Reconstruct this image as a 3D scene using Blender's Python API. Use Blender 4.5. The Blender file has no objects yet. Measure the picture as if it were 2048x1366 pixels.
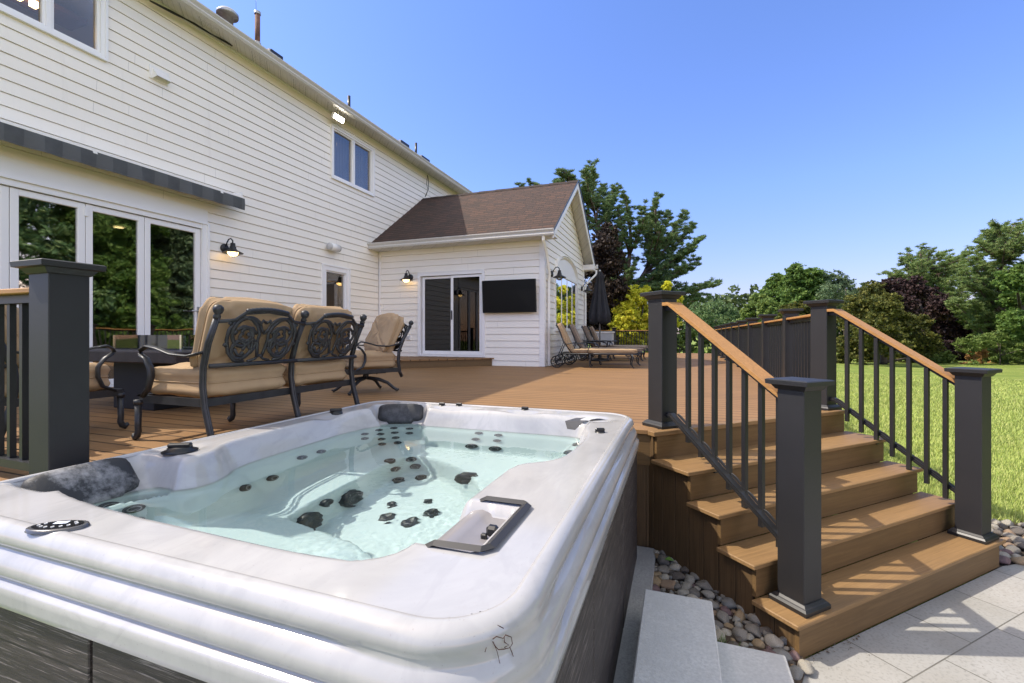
import bpy, math, random
import numpy as np
from mathutils import Vector, Matrix
rnd = random.Random(7)
C = bpy.context.scene.collection
PI = math.pi
R = math.radians
# ---------------------------------------------------------------- survey: sight lines used to work out real positions
F_, HY, YAW, CZ = 915., 671., .349, 1.67
S_, C_ = math.sin(YAW), math.cos(YAW)
def ray(u, v):
    r = (u-1024.)/F_; return (r*C_-S_, r*S_+C_, -(v-HY)/F_)
def onz(u, v, z):
    a = ray(u, v); t = (z-CZ)/a[2]; return Vector((a[0]*t, a[1]*t, z))
def onx(u, v, x):
    a = ray(u, v); t = x/a[0]; return Vector((x, a[1]*t, CZ+a[2]*t))
def ony(u, v, y):
    a = ray(u, v); t = y/a[1]; return Vector((a[0]*t, y, CZ+a[2]*t))
def atd(u, v, d):
    a = ray(u, v); return Vector((a[0]*d, a[1]*d, CZ+a[2]*d))
DZ = .975                       # deck height
# ---------------------------------------------------------------- mesh builder
class MB:
    def __init__(s): s.v = []; s.f = []; s.sm = []; s.uv = {}
    def add(s, vs, fs, smooth=False):
        o = len(s.v); s.v += [tuple(p) for p in vs]
        for f in fs: s.f.append(tuple(i+o for i in f)); s.sm.append(smooth)
        return s
    def box(s, a, b, M=None, bev=0):
        x0, y0, z0 = a; x1, y1, z1 = b
        if x0 > x1: x0, x1 = x1, x0
        if y0 > y1: y0, y1 = y1, y0
        if z0 > z1: z0, z1 = z1, z0
        if bev <= 0:
            vs = [(x0,y0,z0),(x1,y0,z0),(x1,y1,z0),(x0,y1,z0),(x0,y0,z1),(x1,y0,z1),(x1,y1,z1),(x0,y1,z1)]
            fs = [(0,3,2,1),(4,5,6,7),(0,1,5,4),(1,2,6,5),(2,3,7,6),(3,0,4,7)]
        else:
            vs = []; fs = []
            cs = [((x0,1),(y0,1),(z0,1))]
            idx = {}
            for ix, X, sx in ((0,x0,1),(1,x1,-1)):
                for iy, Y, sy in ((0,y0,1),(1,y1,-1)):
                    for iz, Z, sz in ((0,z0,1),(1,z1,-1)):
                        idx[ix,iy,iz] = len(vs)
                        vs += [(X, Y+sy*bev, Z+sz*bev), (X+sx*bev, Y, Z+sz*bev), (X+sx*bev, Y+sy*bev, Z)]
            def q(*l): fs.append(tuple(l))
            I = lambda a,b,c,k: idx[a,b,c]+k
            q(I(0,0,0,0),I(0,0,1,0),I(0,1,1,0),I(0,1,0,0)); q(I(1,0,0,0),I(1,1,0,0),I(1,1,1,0),I(1,0,1,0))
            q(I(0,0,0,1),I(1,0,0,1),I(1,0,1,1),I(0,0,1,1)); q(I(0,1,0,1),I(0,1,1,1),I(1,1,1,1),I(1,1,0,1))
            q(I(0,0,0,2),I(0,1,0,2),I(1,1,0,2),I(1,0,0,2)); q(I(0,0,1,2),I(1,0,1,2),I(1,1,1,2),I(0,1,1,2))
            for c in (0,1):
                for d in (0,1):
                    fl = lambda l, w: q(*(l if w else l[::-1]))
                    fl([I(0,c,d,2),I(1,c,d,2),I(1,c,d,1),I(0,c,d,1)], (c+d)%2==0)
                    fl([I(c,0,d,2),I(c,0,d,0),I(c,1,d,0),I(c,1,d,2)], (c+d)%2==0)
                    fl([I(c,d,0,1),I(c,d,0,0),I(c,d,1,0),I(c,d,1,1)], (c+d)%2==1)
            for k, i in idx.items():
                q(*( (i,i+1,i+2) if sum(k)%2==0 else (i+2,i+1,i)))
        if M is not None: vs = [tuple(M @ Vector(p)) for p in vs]
        return s.add(vs, fs)
    def beam(s, p, q, w, h, up=(0,0,1), bev=0):
        p = Vector(p); q = Vector(q); d = (q-p); L = d.length; d.normalize()
        u = Vector(up); sd = d.cross(u)
        if sd.length < 1e-5: sd = d.cross(Vector((1,0,0)))
        sd.normalize(); u = sd.cross(d)
        M = Matrix(((d.x,sd.x,u.x,p.x),(d.y,sd.y,u.y,p.y),(d.z,sd.z,u.z,p.z),(0,0,0,1)))
        return s.box((0,-w/2,-h/2),(L,w/2,h/2), M, bev)
    def tube(s, pts, r, n=8, cap=True, flat=None, closed=False):
        pts = [Vector(p) for p in pts]; m = len(pts)
        rs = r if isinstance(r, (list, tuple)) else [r]*m
        vs = []; fs = []; prev = None
        for i, p in enumerate(pts):
            if closed: t = pts[(i+1)%m]-pts[i-1]
            else: t = pts[min(i+1,m-1)]-pts[max(i-1,0)]
            t.normalize()
            if prev is None:
                a = Vector((0,0,1)) if abs(t.z) < .9 else Vector((1,0,0))
                if flat is not None: a = Vector(flat)
                nn = (a - t*a.dot(t)).normalized()
            else:
                a = Vector(flat) if flat is not None else prev
                nn = (a - t*a.dot(t))
                nn = nn.normalized() if nn.length > 1e-6 else prev
            prev = nn; b = t.cross(nn)
            rr = rs[i]; ra, rb = (rr if isinstance(rr, (tuple,list)) else (rr, rr))
            for k in range(n):
                an = 2*PI*k/n; vs.append(p + nn*(ra*math.cos(an)) + b*(rb*math.sin(an)))
        for i in range(m if closed else m-1):
            j = (i+1) % m
            for k in range(n):
                fs.append((i*n+k, i*n+(k+1)%n, j*n+(k+1)%n, j*n+k))
        if cap and not closed:
            fs.append(tuple(range(n))[::-1]); fs.append(tuple((m-1)*n+k for k in range(n)))
        return s.add(vs, fs, True)
    def lathe(s, prof, c=(0,0,0), n=20, M=None, cap=True):
        vs = []; fs = []
        for (r, z) in prof:
            for k in range(n):
                a = 2*PI*k/n; vs.append(Vector((r*math.cos(a), r*math.sin(a), z)))
        for i in range(len(prof)-1):
            for k in range(n): fs.append((i*n+k, i*n+(k+1)%n, (i+1)*n+(k+1)%n, (i+1)*n+k))
        if cap and prof[0][0] > 1e-4: fs.append(tuple(range(n))[::-1])
        if cap and prof[-1][0] > 1e-4: fs.append(tuple((len(prof)-1)*n+k for k in range(n)))
        T = Matrix.Translation(c)
        if M is not None: T = T @ M
        return s.add([T @ v for v in vs], fs, True)
    def prism(s, poly, z0, z1):
        n = len(poly); vs = [(x,y,z0) for x,y in poly]+[(x,y,z1) for x,y in poly]
        return s.add(vs, [tuple(range(n))[::-1], tuple(range(n,2*n))]+[(i,(i+1)%n,n+(i+1)%n,n+i) for i in range(n)])
    def build(s, name, mat, parent=None, flat=False):
        me = bpy.data.meshes.new(name); me.from_pydata(s.v, [], s.f)
        me.polygons.foreach_set('use_smooth', [False if flat else x for x in s.sm])
        if mat: me.materials.append(mat)
        o = bpy.data.objects.new(name, me); C.objects.link(o)
        if parent: o.parent = parent
        return o
def tag(o, label=None, cat=None, group=None, kind=None):
    if label: o['label'] = label
    if cat: o['category'] = cat
    if group: o['group'] = group
    if kind: o['kind'] = kind
    return o
def empty(name, loc=(0,0,0), rz=0, **k):
    o = bpy.data.objects.new(name, None); C.objects.link(o); o.location = loc; o.rotation_euler = (0,0,rz)
    o.empty_display_size = .1
    return tag(o, **k)
def copy_tree(o, parent=None):
    c = o.copy(); C.objects.link(c); c.parent = parent
    for ch in [x for x in o.children]: copy_tree(ch, c)
    return c
def smooth_angle(o, a=40):
    try:
        o.data.set_sharp_from_angle(angle=R(a))
    except Exception: pass
# ---------------------------------------------------------------- materials
def newmat(name):
    m = bpy.data.materials.new(name); m.use_nodes = True; nt = m.node_tree
    b = nt.nodes['Principled BSDF']; return m, nt, b
def N(nt, t, **k):
    n = nt.nodes.new(t)
    for a, v in k.items():
        if a.startswith('i_'):
            key = a[2:]; key = int(key) if key.isdigit() else key.replace('_', ' ')
            n.inputs[key].default_value = v
        else: setattr(n, a, v)
    return n
def L(nt, a, b): nt.links.new(a, b)
def coords(nt, scale=(1,1,1), src='Object'):
    tc = N(nt, 'ShaderNodeTexCoord'); mp = N(nt, 'ShaderNodeMapping'); mp.inputs['Scale'].default_value = scale
    L(nt, tc.outputs[src], mp.inputs[0]); return mp.outputs[0]
def mix(nt, fac, a, b, mode='MIX'):
    m = N(nt, 'ShaderNodeMix', data_type='RGBA', blend_type=mode)
    for s, i in ((fac, 0), (a, 6), (b, 7)):
        if hasattr(s, 'is_output') or isinstance(s, bpy.types.NodeSocket): L(nt, s, m.inputs[i])
        else: m.inputs[i].default_value = s if i == 0 else (tuple(s)+(1,) if len(s) == 3 else s)
    return m.outputs[2]
def math_(nt, op, a, b=None, c=None):
    m = N(nt, 'ShaderNodeMath', operation=op)
    for i, s in enumerate((a, b, c)):
        if s is None: continue
        if isinstance(s, bpy.types.NodeSocket): L(nt, s, m.inputs[i])
        else: m.inputs[i].default_value = s
    return m.outputs[0]
def noise(nt, co, scale, detail=4, rough=.55, dist=0):
    n = N(nt, 'ShaderNodeTexNoise'); n.inputs['Scale'].default_value = scale; n.inputs['Detail'].default_value = detail
    n.inputs['Roughness'].default_value = rough; n.inputs['Distortion'].default_value = dist
    L(nt, co, n.inputs['Vector']); return n.outputs['Fac']
def ramp(nt, fac, stops):
    r = N(nt, 'ShaderNodeValToRGB'); e = r.color_ramp.elements
    while len(e) < len(stops): e.new(.5)
    for i, (p, c) in enumerate(stops):
        e[i].position = p; e[i].color = (c, c, c, 1) if isinstance(c, (int, float)) else tuple(c)+(1,)
    L(nt, fac, r.inputs[0]); return r.outputs[0]
def bump(nt, b, h, strength=.2, dist=.01):
    n = N(nt, 'ShaderNodeBump'); n.inputs['Strength'].default_value = strength; n.inputs['Distance'].default_value = dist
    L(nt, h, n.inputs['Height']); L(nt, n.outputs[0], b.inputs['Normal']); return n
def dim(c, k): return tuple(min(1, x*k) for x in c[:3])
def mat(name, col, rough=.5, metal=0, var=.12, vs=3, bs=0, bst=.2, stretch=(1,1,1), spec=.5, fine=None, coat=0):
    m, nt, b = newmat(name); co = coords(nt, stretch)
    n1 = noise(nt, co, vs, 5); col2 = mix(nt, ramp(nt, n1, [(.3, 0), (.7, 1)]), dim(col, 1-var), dim(col, 1+var))
    if fine:
        n2 = noise(nt, co, fine, 3); col2 = mix(nt, ramp(nt, n2, [(.35, 0), (.65, 1)]), col2, dim(col, 1-var*1.6), 'MIX'); 
        nt.nodes[-1]
    L(nt, col2, b.inputs['Base Color']); b.inputs['Roughness'].default_value = rough; b.inputs['Metallic'].default_value = metal
    b.inputs['Specular IOR Level'].default_value = spec; b.inputs['Coat Weight'].default_value = coat
    if bs: bump(nt, b, noise(nt, co, bs, 4), bst, .004)
    return m
def mat_wood(name, col, axis=0, rough=.6, board=None, groove_axis=1, off=0., gap=.035, src='Object', darkgap=.25, grain=1.):
    """composite wood with embossed grain along axis; board = width of the boards laid side by side along groove_axis"""
    m, nt, b = newmat(name)
    sc = [26, 26, 26]; sc[axis] = .9
    co = coords(nt, tuple(sc), src); base = coords(nt, (1,1,1), src)
    g = noise(nt, co, 3.2, 6, .65, .6); g2 = noise(nt, base, 2.2, 4)
    gg = ramp(nt, g, [(.3, 0), (.5, .5), (.72, 1)])
    c = mix(nt, gg, dim(col, 1-.30*grain), dim(col, 1+.20*grain))
    c = mix(nt, ramp(nt, g2, [(.3, 0), (.7, 1)]), c, mix(nt, .5, c, dim(col, .75)))
    h = math_(nt, 'MULTIPLY', gg, .15*grain)
    c = mix(nt, ramp(nt, noise(nt, base, 23, 5, .75), [(.62, 0), (.74, .22)]), c, dim(col, 1.7)); c = mix(nt, ramp(nt, noise(nt, base, 7, 5, .7), [(.60, 0), (.78, .35)]), c, dim(col, .55))
    if board:
        sp = N(nt, 'ShaderNodeSeparateXYZ'); L(nt, base, sp.inputs[0])
        q = math_(nt, 'DIVIDE', math_(nt, 'ADD', sp.outputs[groove_axis], off), board)
        fr = math_(nt, 'FRACT', q); fl = math_(nt, 'FLOOR', q)
        wn = N(nt, 'ShaderNodeTexWhiteNoise', noise_dimensions='1D'); L(nt, fl, wn.inputs['W'])
        c = mix(nt, math_(nt, 'MULTIPLY', wn.outputs['Value'], .55), c, mix(nt, .55, c, dim(col, 1.35)))
        e = math_(nt, 'ABSOLUTE', math_(nt, 'SUBTRACT', fr, .5))
        gm = ramp(nt, e, [(.5-gap*.6, 0), (.5-gap*.25, 1)])
        c = mix(nt, gm, c, dim(col, darkgap))
        h = math_(nt, 'SUBTRACT', h, math_(nt, 'MULTIPLY', gm, 1.0))
    L(nt, c, b.inputs['Base Color']); b.inputs['Roughness'].default_value = rough
    b.inputs['Specular IOR Level'].default_value = .3
    bump(nt, b, h, .5, .003)
    return m
def mat_emit(name, col, st):
    m, nt, b = newmat(name); b.inputs['Base Color'].default_value = (.8,.8,.8,1)
    b.inputs['Emission Color'].default_value = tuple(col)+(1,); b.inputs['Emission Strength'].default_value = st
    return m
def mat_glass(name, tint=(.5,.52,.5), refl=.22, rough=0, wav=0., fk=1.2):
    m, nt, b = newmat(name); nt.nodes.remove(b); out = nt.nodes['Material Output']
    tr = N(nt, 'ShaderNodeBsdfTransparent'); tr.inputs[0].default_value = tuple(tint)+(1,)
    gl = N(nt, 'ShaderNodeBsdfGlossy'); gl.inputs['Roughness'].default_value = rough; gl.inputs[0].default_value = (.95,.95,.95,1)
    fr = N(nt, 'ShaderNodeFresnel'); fr.inputs[0].default_value = 1.6
    f = math_(nt, 'MINIMUM', math_(nt, 'ADD', math_(nt, 'MULTIPLY', fr.outputs[0], fk), refl), 1.)
    if wav:
        bp = N(nt, 'ShaderNodeBump'); bp.inputs['Strength'].default_value = wav; bp.inputs['Distance'].default_value = .02
        L(nt, noise(nt, coords(nt), 1.3, 2), bp.inputs['Height']); L(nt, bp.outputs[0], gl.inputs['Normal'])
    mx = N(nt, 'ShaderNodeMixShader'); L(nt, f, mx.inputs[0]); L(nt, tr.outputs[0], mx.inputs[1]); L(nt, gl.outputs[0], mx.inputs[2])
    L(nt, mx.outputs[0], out.inputs[0]); return m
M = {}
def siding_mat():
    m, nt, b = newmat('siding_vinyl'); co = coords(nt); sp = N(nt, 'ShaderNodeSeparateXYZ'); L(nt, co, sp.inputs[0])
    c = mix(nt, ramp(nt, noise(nt, co, .9, 5), [(.3, 0), (.7, 1)]), (.88,.83,.735), (.915,.865,.77))
    c = mix(nt, ramp(nt, noise(nt, coords(nt, (6, 6, .35)), 1.5, 5), [(.60, 0), (.78, .35)]), c, (.74,.69,.61))
    k = math_(nt, 'FLOOR', math_(nt, 'DIVIDE', math_(nt, 'SUBTRACT', sp.outputs[2], .036), .1515))
    wn = N(nt, 'ShaderNodeTexWhiteNoise', noise_dimensions='1D'); L(nt, k, wn.inputs['W'])
    s = math_(nt, 'ADD', math_(nt, 'ADD', sp.outputs[0], sp.outputs[1]), math_(nt, 'MULTIPLY', wn.outputs['Value'], 3.66))
    fr = math_(nt, 'FRACT', math_(nt, 'DIVIDE', s, 3.66)); c = mix(nt, math_(nt, 'LESS_THAN', fr, .0009), c, (.45,.42,.38))
    L(nt, c, b.inputs['Base Color']); b.inputs['Roughness'].default_value = .45
    bump(nt, b, math_(nt, 'ADD', noise(nt, coords(nt, (1,1,9)), 30, 3), math_(nt, 'MULTIPLY', noise(nt, co, 1.1, 2), 3.)), .10, .006); return m
M['siding'] = siding_mat()
M['trim'] = mat('white_trim', (.86,.84,.80), .4, var=.02, vs=2)
M['upvc'] = mat('white_frame', (.86,.85,.84), .3, var=.01, vs=2)
M['gutter'] = mat('gutter_metal', (.60,.575,.53), .4, var=.05, vs=2.5, fine=30)
M['soffit'] = None
M['deck'] = mat_wood('deck_boards', (.265,.147,.062), 0, .62, board=.145, groove_axis=1, gap=.10, darkgap=.08)
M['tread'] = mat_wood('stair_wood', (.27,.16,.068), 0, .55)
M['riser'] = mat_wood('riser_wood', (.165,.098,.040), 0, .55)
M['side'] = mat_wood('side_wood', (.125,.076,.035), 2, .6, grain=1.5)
M['rail'] = mat_wood('rail_wood', (.42,.215,.07), 0, .5)
M['char'] = mat('charcoal_post', (.016,.0155,.0165), .5, var=.12, vs=4, bs=260, bst=.12)
M['charp'] = mat('black_aluminium', (.015,.015,.016), .42, var=.1, vs=8)
M['iron'] = mat('cast_aluminium', (.032,.033,.036), .42, metal=.3, var=.25, vs=14, bs=120, bst=.2)
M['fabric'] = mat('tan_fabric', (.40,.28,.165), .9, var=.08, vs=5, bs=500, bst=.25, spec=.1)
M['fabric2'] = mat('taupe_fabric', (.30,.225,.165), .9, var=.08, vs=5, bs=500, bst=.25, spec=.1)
M['black'] = mat('black_plastic', (.012,.012,.013), .35, var=.1)
M['screen'] = mat('screen_glass', (.004,.004,.005), .35, var=0, spec=.25)
M['soil'] = mat('soil', (.06,.042,.028), .95, var=.4, vs=18, bs=40, bst=1.)
M['concrete'] = mat('concrete_slab', (.42,.41,.39), .85, var=.18, vs=5, bs=120, bst=.3, fine=120)
M['blockc'] = mat('cast_block', (.55,.54,.51), .85, var=.09, vs=6, bs=110, bst=.5, fine=75)
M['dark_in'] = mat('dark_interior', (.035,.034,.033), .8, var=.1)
M['in_wall'] = mat('interior_paint', (.33,.32,.31), .8, var=.05)
M['lamp_black'] = mat('lamp_black', (.018,.018,.02), .45, var=.1)
M['glow'] = mat_emit('lamp_glow', (1.,.62,.22), 3.5)
M['ceil_glow'] = mat_emit('ceiling_glow', (1.,.7,.35), 5)
M['flood'] = mat_emit('flood_glow', (1.,.93,.8), 14)
M['glass'] = mat_glass('door_glass', (.50,.52,.48), .25, rough=.02, wav=.12)
M['glass_s'] = mat_glass('slider_glass', (.05,.05,.055), .02, fk=.6)
M['glass_w'] = mat_glass('window_glass', (.80,.77,.72), .02, fk=.45)
M['glass_a'] = mat_glass('arch_glass', (.3,.3,.3), .60)
M['glass_c'] = mat_glass('clear_glass', (.86,.9,.88), .06)
M['grey_pl'] = mat('grey_plastic', (.5,.5,.49), .5, var=.05)
M['rust'] = mat('rusty_pipe', (.16,.075,.05), .8, var=.45, vs=12, bs=60, bst=.5)
M['galv'] = mat('galvanised', (.42,.42,.42), .35, metal=.6, var=.2, vs=10)
M['chrome'] = mat('chrome', (.6,.6,.6), .15, metal=1., var=.1)
# soffit with panel seams and rows of vent holes
def soffit():
    m, nt, b = newmat('soffit_panels'); co = coords(nt)
    sp = N(nt, 'ShaderNodeSeparateXYZ'); L(nt, co, sp.inputs[0])
    def line(out, w, th):
        fr = math_(nt, 'FRACT', math_(nt, 'DIVIDE', out, w)); return ramp(nt, fr, [(th, 1), (th*1.6, 0)])
    s = math_(nt, 'ADD', sp.outputs[0], sp.outputs[1])
    l1 = line(s, .305, .025); l2 = line(s, .1, .05)
    l3 = line(s, .92, .3); v = N(nt, 'ShaderNodeTexVoronoi'); v.inputs['Scale'].default_value = 60; L(nt, co, v.inputs['Vector'])
    dots = math_(nt, 'MULTIPLY', math_(nt, 'LESS_THAN', v.outputs['Distance'], .28), l3)
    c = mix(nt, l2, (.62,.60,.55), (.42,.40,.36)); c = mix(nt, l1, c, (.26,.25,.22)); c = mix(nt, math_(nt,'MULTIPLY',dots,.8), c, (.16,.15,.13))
    L(nt, c, b.inputs['Base Color']); b.inputs['Roughness'].default_value = .5; return m
M['soffit'] = soffit()
def shingles():
    m, nt, b = newmat('asphalt_shingles'); co = coords(nt, (1,1,1), 'UV')
    br = N(nt, 'ShaderNodeTexBrick'); br.offset = .37; br.offset_frequency = 2; br.squash = .8; br.squash_frequency = 3
    for k, v in (('Scale', 1.), ('Mortar Size', .008), ('Mortar Smooth', .1), ('Bias', 0), ('Brick Width', .26), ('Row Height', .125)): br.inputs[k].default_value = v
    br.inputs['Color1'].default_value = (.085,.038,.022,1); br.inputs['Color2'].default_value = (.030,.016,.011,1); br.inputs['Mortar'].default_value = (.014,.01,.008,1)
    nv = N(nt, 'ShaderNodeVectorMath', operation='ADD'); nz = N(nt, 'ShaderNodeTexNoise'); nz.inputs['Scale'].default_value = 3
    L(nt, co, nz.inputs['Vector']); sc = N(nt, 'ShaderNodeVectorMath', operation='SCALE'); sc.inputs['Scale'].default_value = .02
    L(nt, nz.outputs['Color'], sc.inputs[0]); L(nt, co, nv.inputs[0]); L(nt, sc.outputs[0], nv.inputs[1]); L(nt, nv.outputs[0], br.inputs['Vector'])
    c = mix(nt, noise(nt, co, 120, 2), br.outputs['Color'], (.085,.055,.04)); c = mix(nt, ramp(nt, noise(nt, co, 1.1, 4), [(.35,0),(.7,1)]), c, mix(nt, .35, c, (.08,.05,.04)))
    c = mix(nt, .45, c, br.outputs['Color'])
    spx = N(nt, 'ShaderNodeSeparateXYZ'); L(nt, nv.outputs[0], spx.inputs[0]); fx = math_(nt, 'FRACT', math_(nt, 'DIVIDE', spx.outputs[1], .125)); c = mix(nt, ramp(nt, fx, [(.10, .75), (.20, 0)]), c, (.014,.010,.008))  # dark line paints the shadow of each course into the colour
    L(nt, c, b.inputs['Base Color']); b.inputs['Roughness'].default_value = .9
    sp = N(nt, 'ShaderNodeSeparateXYZ'); L(nt, co, sp.inputs[0])
    saw = math_(nt, 'FRACT', math_(nt, 'DIVIDE', sp.outputs[1], .125))
    h = math_(nt, 'SUBTRACT', math_(nt, 'MULTIPLY', math_(nt, 'SUBTRACT', 1., saw), 1.), math_(nt, 'MULTIPLY', br.outputs['Fac'], .8))
    bump(nt, b, math_(nt, 'ADD', h, math_(nt, 'MULTIPLY', noise(nt, co, 200, 2), .3)), .8, .012); return m
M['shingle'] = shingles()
SUN_E, SKY_S, EXPO = 2.6, .15, 1.05
SIDE_K, SIDE_C = 1.0, (4.1, 2.9, 1.85)
SKY_AIR, SKY_DUST, SKY_OZ = 1.0, .8, 1.5
q4 = lambda a, b, c: (a/6, b/6, c/6)
SKY_LOW, SKY_MID, SKY_MID2, SKY_TOP = q4(.52,.42,.54), q4(.57,.63,.93), q4(.58,.68,1.0), q4(2.1,1.6,1.1)
# ================================================================ HOUSE
WX = -7.19; AY = 9.805; AX = -2.811
SOF = 6.575; YE = 1.02; YEND = 24.
house = empty('house', (WX, AY, 0), label='white clapboard house with a brown shingled gabled wing', cat='house')
HL = Vector((WX, AY, 0))
class HB(MB):
    """builds in world coordinates, stored relative to the house's base point"""
    def build(s, name, mat, parent=None, flat=False, org=None):
        if parent is None: parent = house
        o_ = org if org is not None else HL
        s.v = [(x-o_[0], y-o_[1], z-o_[2]) for x, y, z in s.v]
        ob = MB.build(s, name, mat, parent, flat)
        if parent.type == 'MESH' or parent is not house: ob.location = (0,0,0)
        return ob
def siding(mb, org, ax, nrm, L0, L1, z0, z1, holes=(), step=.1515, proud=.016, zoff=0., clip=None):
    org = Vector(org); ax = Vector(ax); nrm = Vector(nrm)
    k0 = int((z0-zoff)//step); z = zoff+k0*step
    flip = ax.cross(Vector((0,0,1))).dot(nrm) < 0
    def quad(a0, a1, b0, b1, za, zb, oa, ob):
        vs = [org+ax*a0+nrm*oa+Vector((0,0,za)), org+ax*a1+nrm*oa+Vector((0,0,za)), org+ax*b1+nrm*ob+Vector((0,0,zb)), org+ax*b0+nrm*ob+Vector((0,0,zb))]
        mb.add(vs, [(0,1,2,3) if not flip else (3,2,1,0)])
    while z < z1-1e-4:
        za, zb = max(z, z0), min(z+step, z1)
        cuts = sorted({za, zb} | {c for c in (z+step-.006,) if za < c < zb} | {h for H in holes for h in H[2:] if za < h < zb})
        for c0, c1 in zip(cuts[:-1], cuts[1:]):
            zm = (c0+c1)/2; iv = [(L0, L1)]
            for (h0, h1, hz0, hz1) in holes:
                if hz0 <= zm <= hz1:
                    iv = [p for (a, b) in iv for p in ((a, min(b, h0)), (max(a, h1), b)) if p[1]-p[0] > 1e-3]
            o0 = proud*(1-(c0-z)/step)+.002; o1 = proud*(1-(c1-z)/step)+.002
            if c0-z > step-.0065: o0 = o1 = -.010
            for a, b in iv:
                if clip:
                    ca, cb = clip(c0), clip(c1)
                    a0, a1, b0, b1 = max(a, ca[0]), min(b, ca[1]), max(a, cb[0]), min(b, cb[1])
                    if a1 <= a0: continue
                    if b1 <= b0: b0 = b1 = (b0+b1)/2
                else: a0, a1, b0, b1 = a, b, a, b
                quad(a0, a1, b0, b1, c0, c1, o0, o1)
                if abs(c0-z) < 1e-6:
                    vs = [org+ax*a0+nrm*-.02+Vector((0,0,c0)), org+ax*a1+nrm*-.02+Vector((0,0,c0)), org+ax*a1+nrm*o0+Vector((0,0,c0)), org+ax*a0+nrm*o0+Vector((0,0,c0))]
                    mb.add(vs, [(0,1,2,3) if not flip else (3,2,1,0)])
        z += step
# ---- main wall (faces +x)
BF = (1.42, 5.26, .975, 3.458)                       # folding glass doors
W1 = (1.75, 3.864, 5.35, 6.42)
W2 = (8.122, 9.562, 5.165, 6.31)
SD = (7.83, 8.665, 1.155, 3.19)                      # single glazed door
holes = [BF, W1, W2, SD]
mb = HB(); siding(mb, (WX,0,0), (0,1,0), (1,0,0), YE+.25, YEND, .3, SOF, holes, zoff=.036)
mb.box((WX-.2, YE+.23, .0), (WX-.02, YE+.25, SOF))
wall = mb.build('wall', M['siding'])
# rear, end and core walls closing the body of the house
mb = HB(); mb.box((WX-9, YE+.25, 0), (WX-8.9, YEND, SOF)); mb.box((WX-9, YEND, 0), (WX-.03, YEND+.1, SOF)); mb.box((WX-9, YE+.15, 0), (WX-.03, YE+.25, SOF))
mb.build('wall', M['siding'])
# trims on the main wall
mb = HB()
def casing(mb, y0, y1, z0, z1, w=.06, x=WX, d=.035, bottom=True):
    mb.box((x-.05, y0-w, z0-(w if bottom else 0)), (x+d, y0, z1+w)); mb.box((x-.05, y1, z0-(w if bottom else 0)), (x+d, y1+w, z1+w))
    mb.box((x-.05, y0, z1), (x+d-.002, y1, z1+w))
    if bottom: mb.box((x-.05, y0, z0-w), (x+d+.012, y1, z0))
mb.box((WX-.02, AY-.03, 1.0), (WX+.03, AY+.03, 3.8)); mb.box((WX-.02, YE+.2, .3), (WX+.03, YE+.32, SOF-.02))
mb.box((WX+.001, YE+.33, SOF-.035), (WX+.022, YEND, SOF-.002))
mb.build('corner_trim', M['trim'])
# ---- windows and doors as parts with sub-parts
def window(name, hole, n, axis='y', x=WX, frame=.045, mull=.05, glass='glass_w', sill=True, inset=.05, mat='upvc', splits=None, top=None):
    a0, a1, z0, z1 = hole
    fr = HB()
    def bx(p, q, r, s, d0, d1):
        if axis == 'y': fr.box((x+d0, p, r), (x+d1, q, s))
        else: fr.box((p, x-d1, r), (q, x-d0, s))
    w = frame
    bx(a0, a0+w, z0, z1, -.09, .03); bx(a1-w, a1, z0, z1, -.09, .03); bx(a0+w, a1-w, z1-w, z1, -.09, .028); bx(a0+w, a1-w, z0, z0+w, -.09, .028)
    sp = splits or [a0+w+(a1-a0-2*w)*k/n for k in range(n+1)]
    for s in sp[1:-1]: bx(s-mull/2, s+mull/2, z0+w, z1-w, -.085, .018)
    # sash rails
    for i in range(len(sp)-1):
        p = sp[i]+(mull/2 if i else 0); q = sp[i+1]-(mull/2 if i < len(sp)-2 else 0); sw = .03
        bx(p, p+sw, z0+w, z1-w, -.07, .002); bx(q-sw, q, z0+w, z1-w, -.07, .002); bx(p+sw, q-sw, z0+w, z0+w+sw, -.07, .0); bx(p+sw, q-sw, z1-w-sw, z1-w, -.07, .0)
    # outer casing bead
    bx(a0-.03, a0, z0-.03, z1+.03, -.01, .045); bx(a1, a1+.03, z0-.03, z1+.03, -.01, .045); bx(a0, a1, z1, z1+.03, -.01, .042)
    if sill: bx(a0, a1, z0-.03, z0, -.01, .05)
    root = fr.build(name, M[mat])
    for i in range(len(sp)-1):
        g = HB(); p, q = sp[i]+.02, sp[i+1]-.02
        if axis == 'y': g.box((x-.04, p, z0+w), (x-.034, q, z1-w))
        else: g.box((p, x+.034, z0+w), (q, x+.04, z1-w))
        g.build('pane', M[glass], root)
    return root
def yw(u): return onx(u, 600, WX).y
window('window', W1, 2, splits=[W1[0]+.045, 2.3, yw(96), W1[1]-.045])
window('window', W2, 2)
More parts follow.
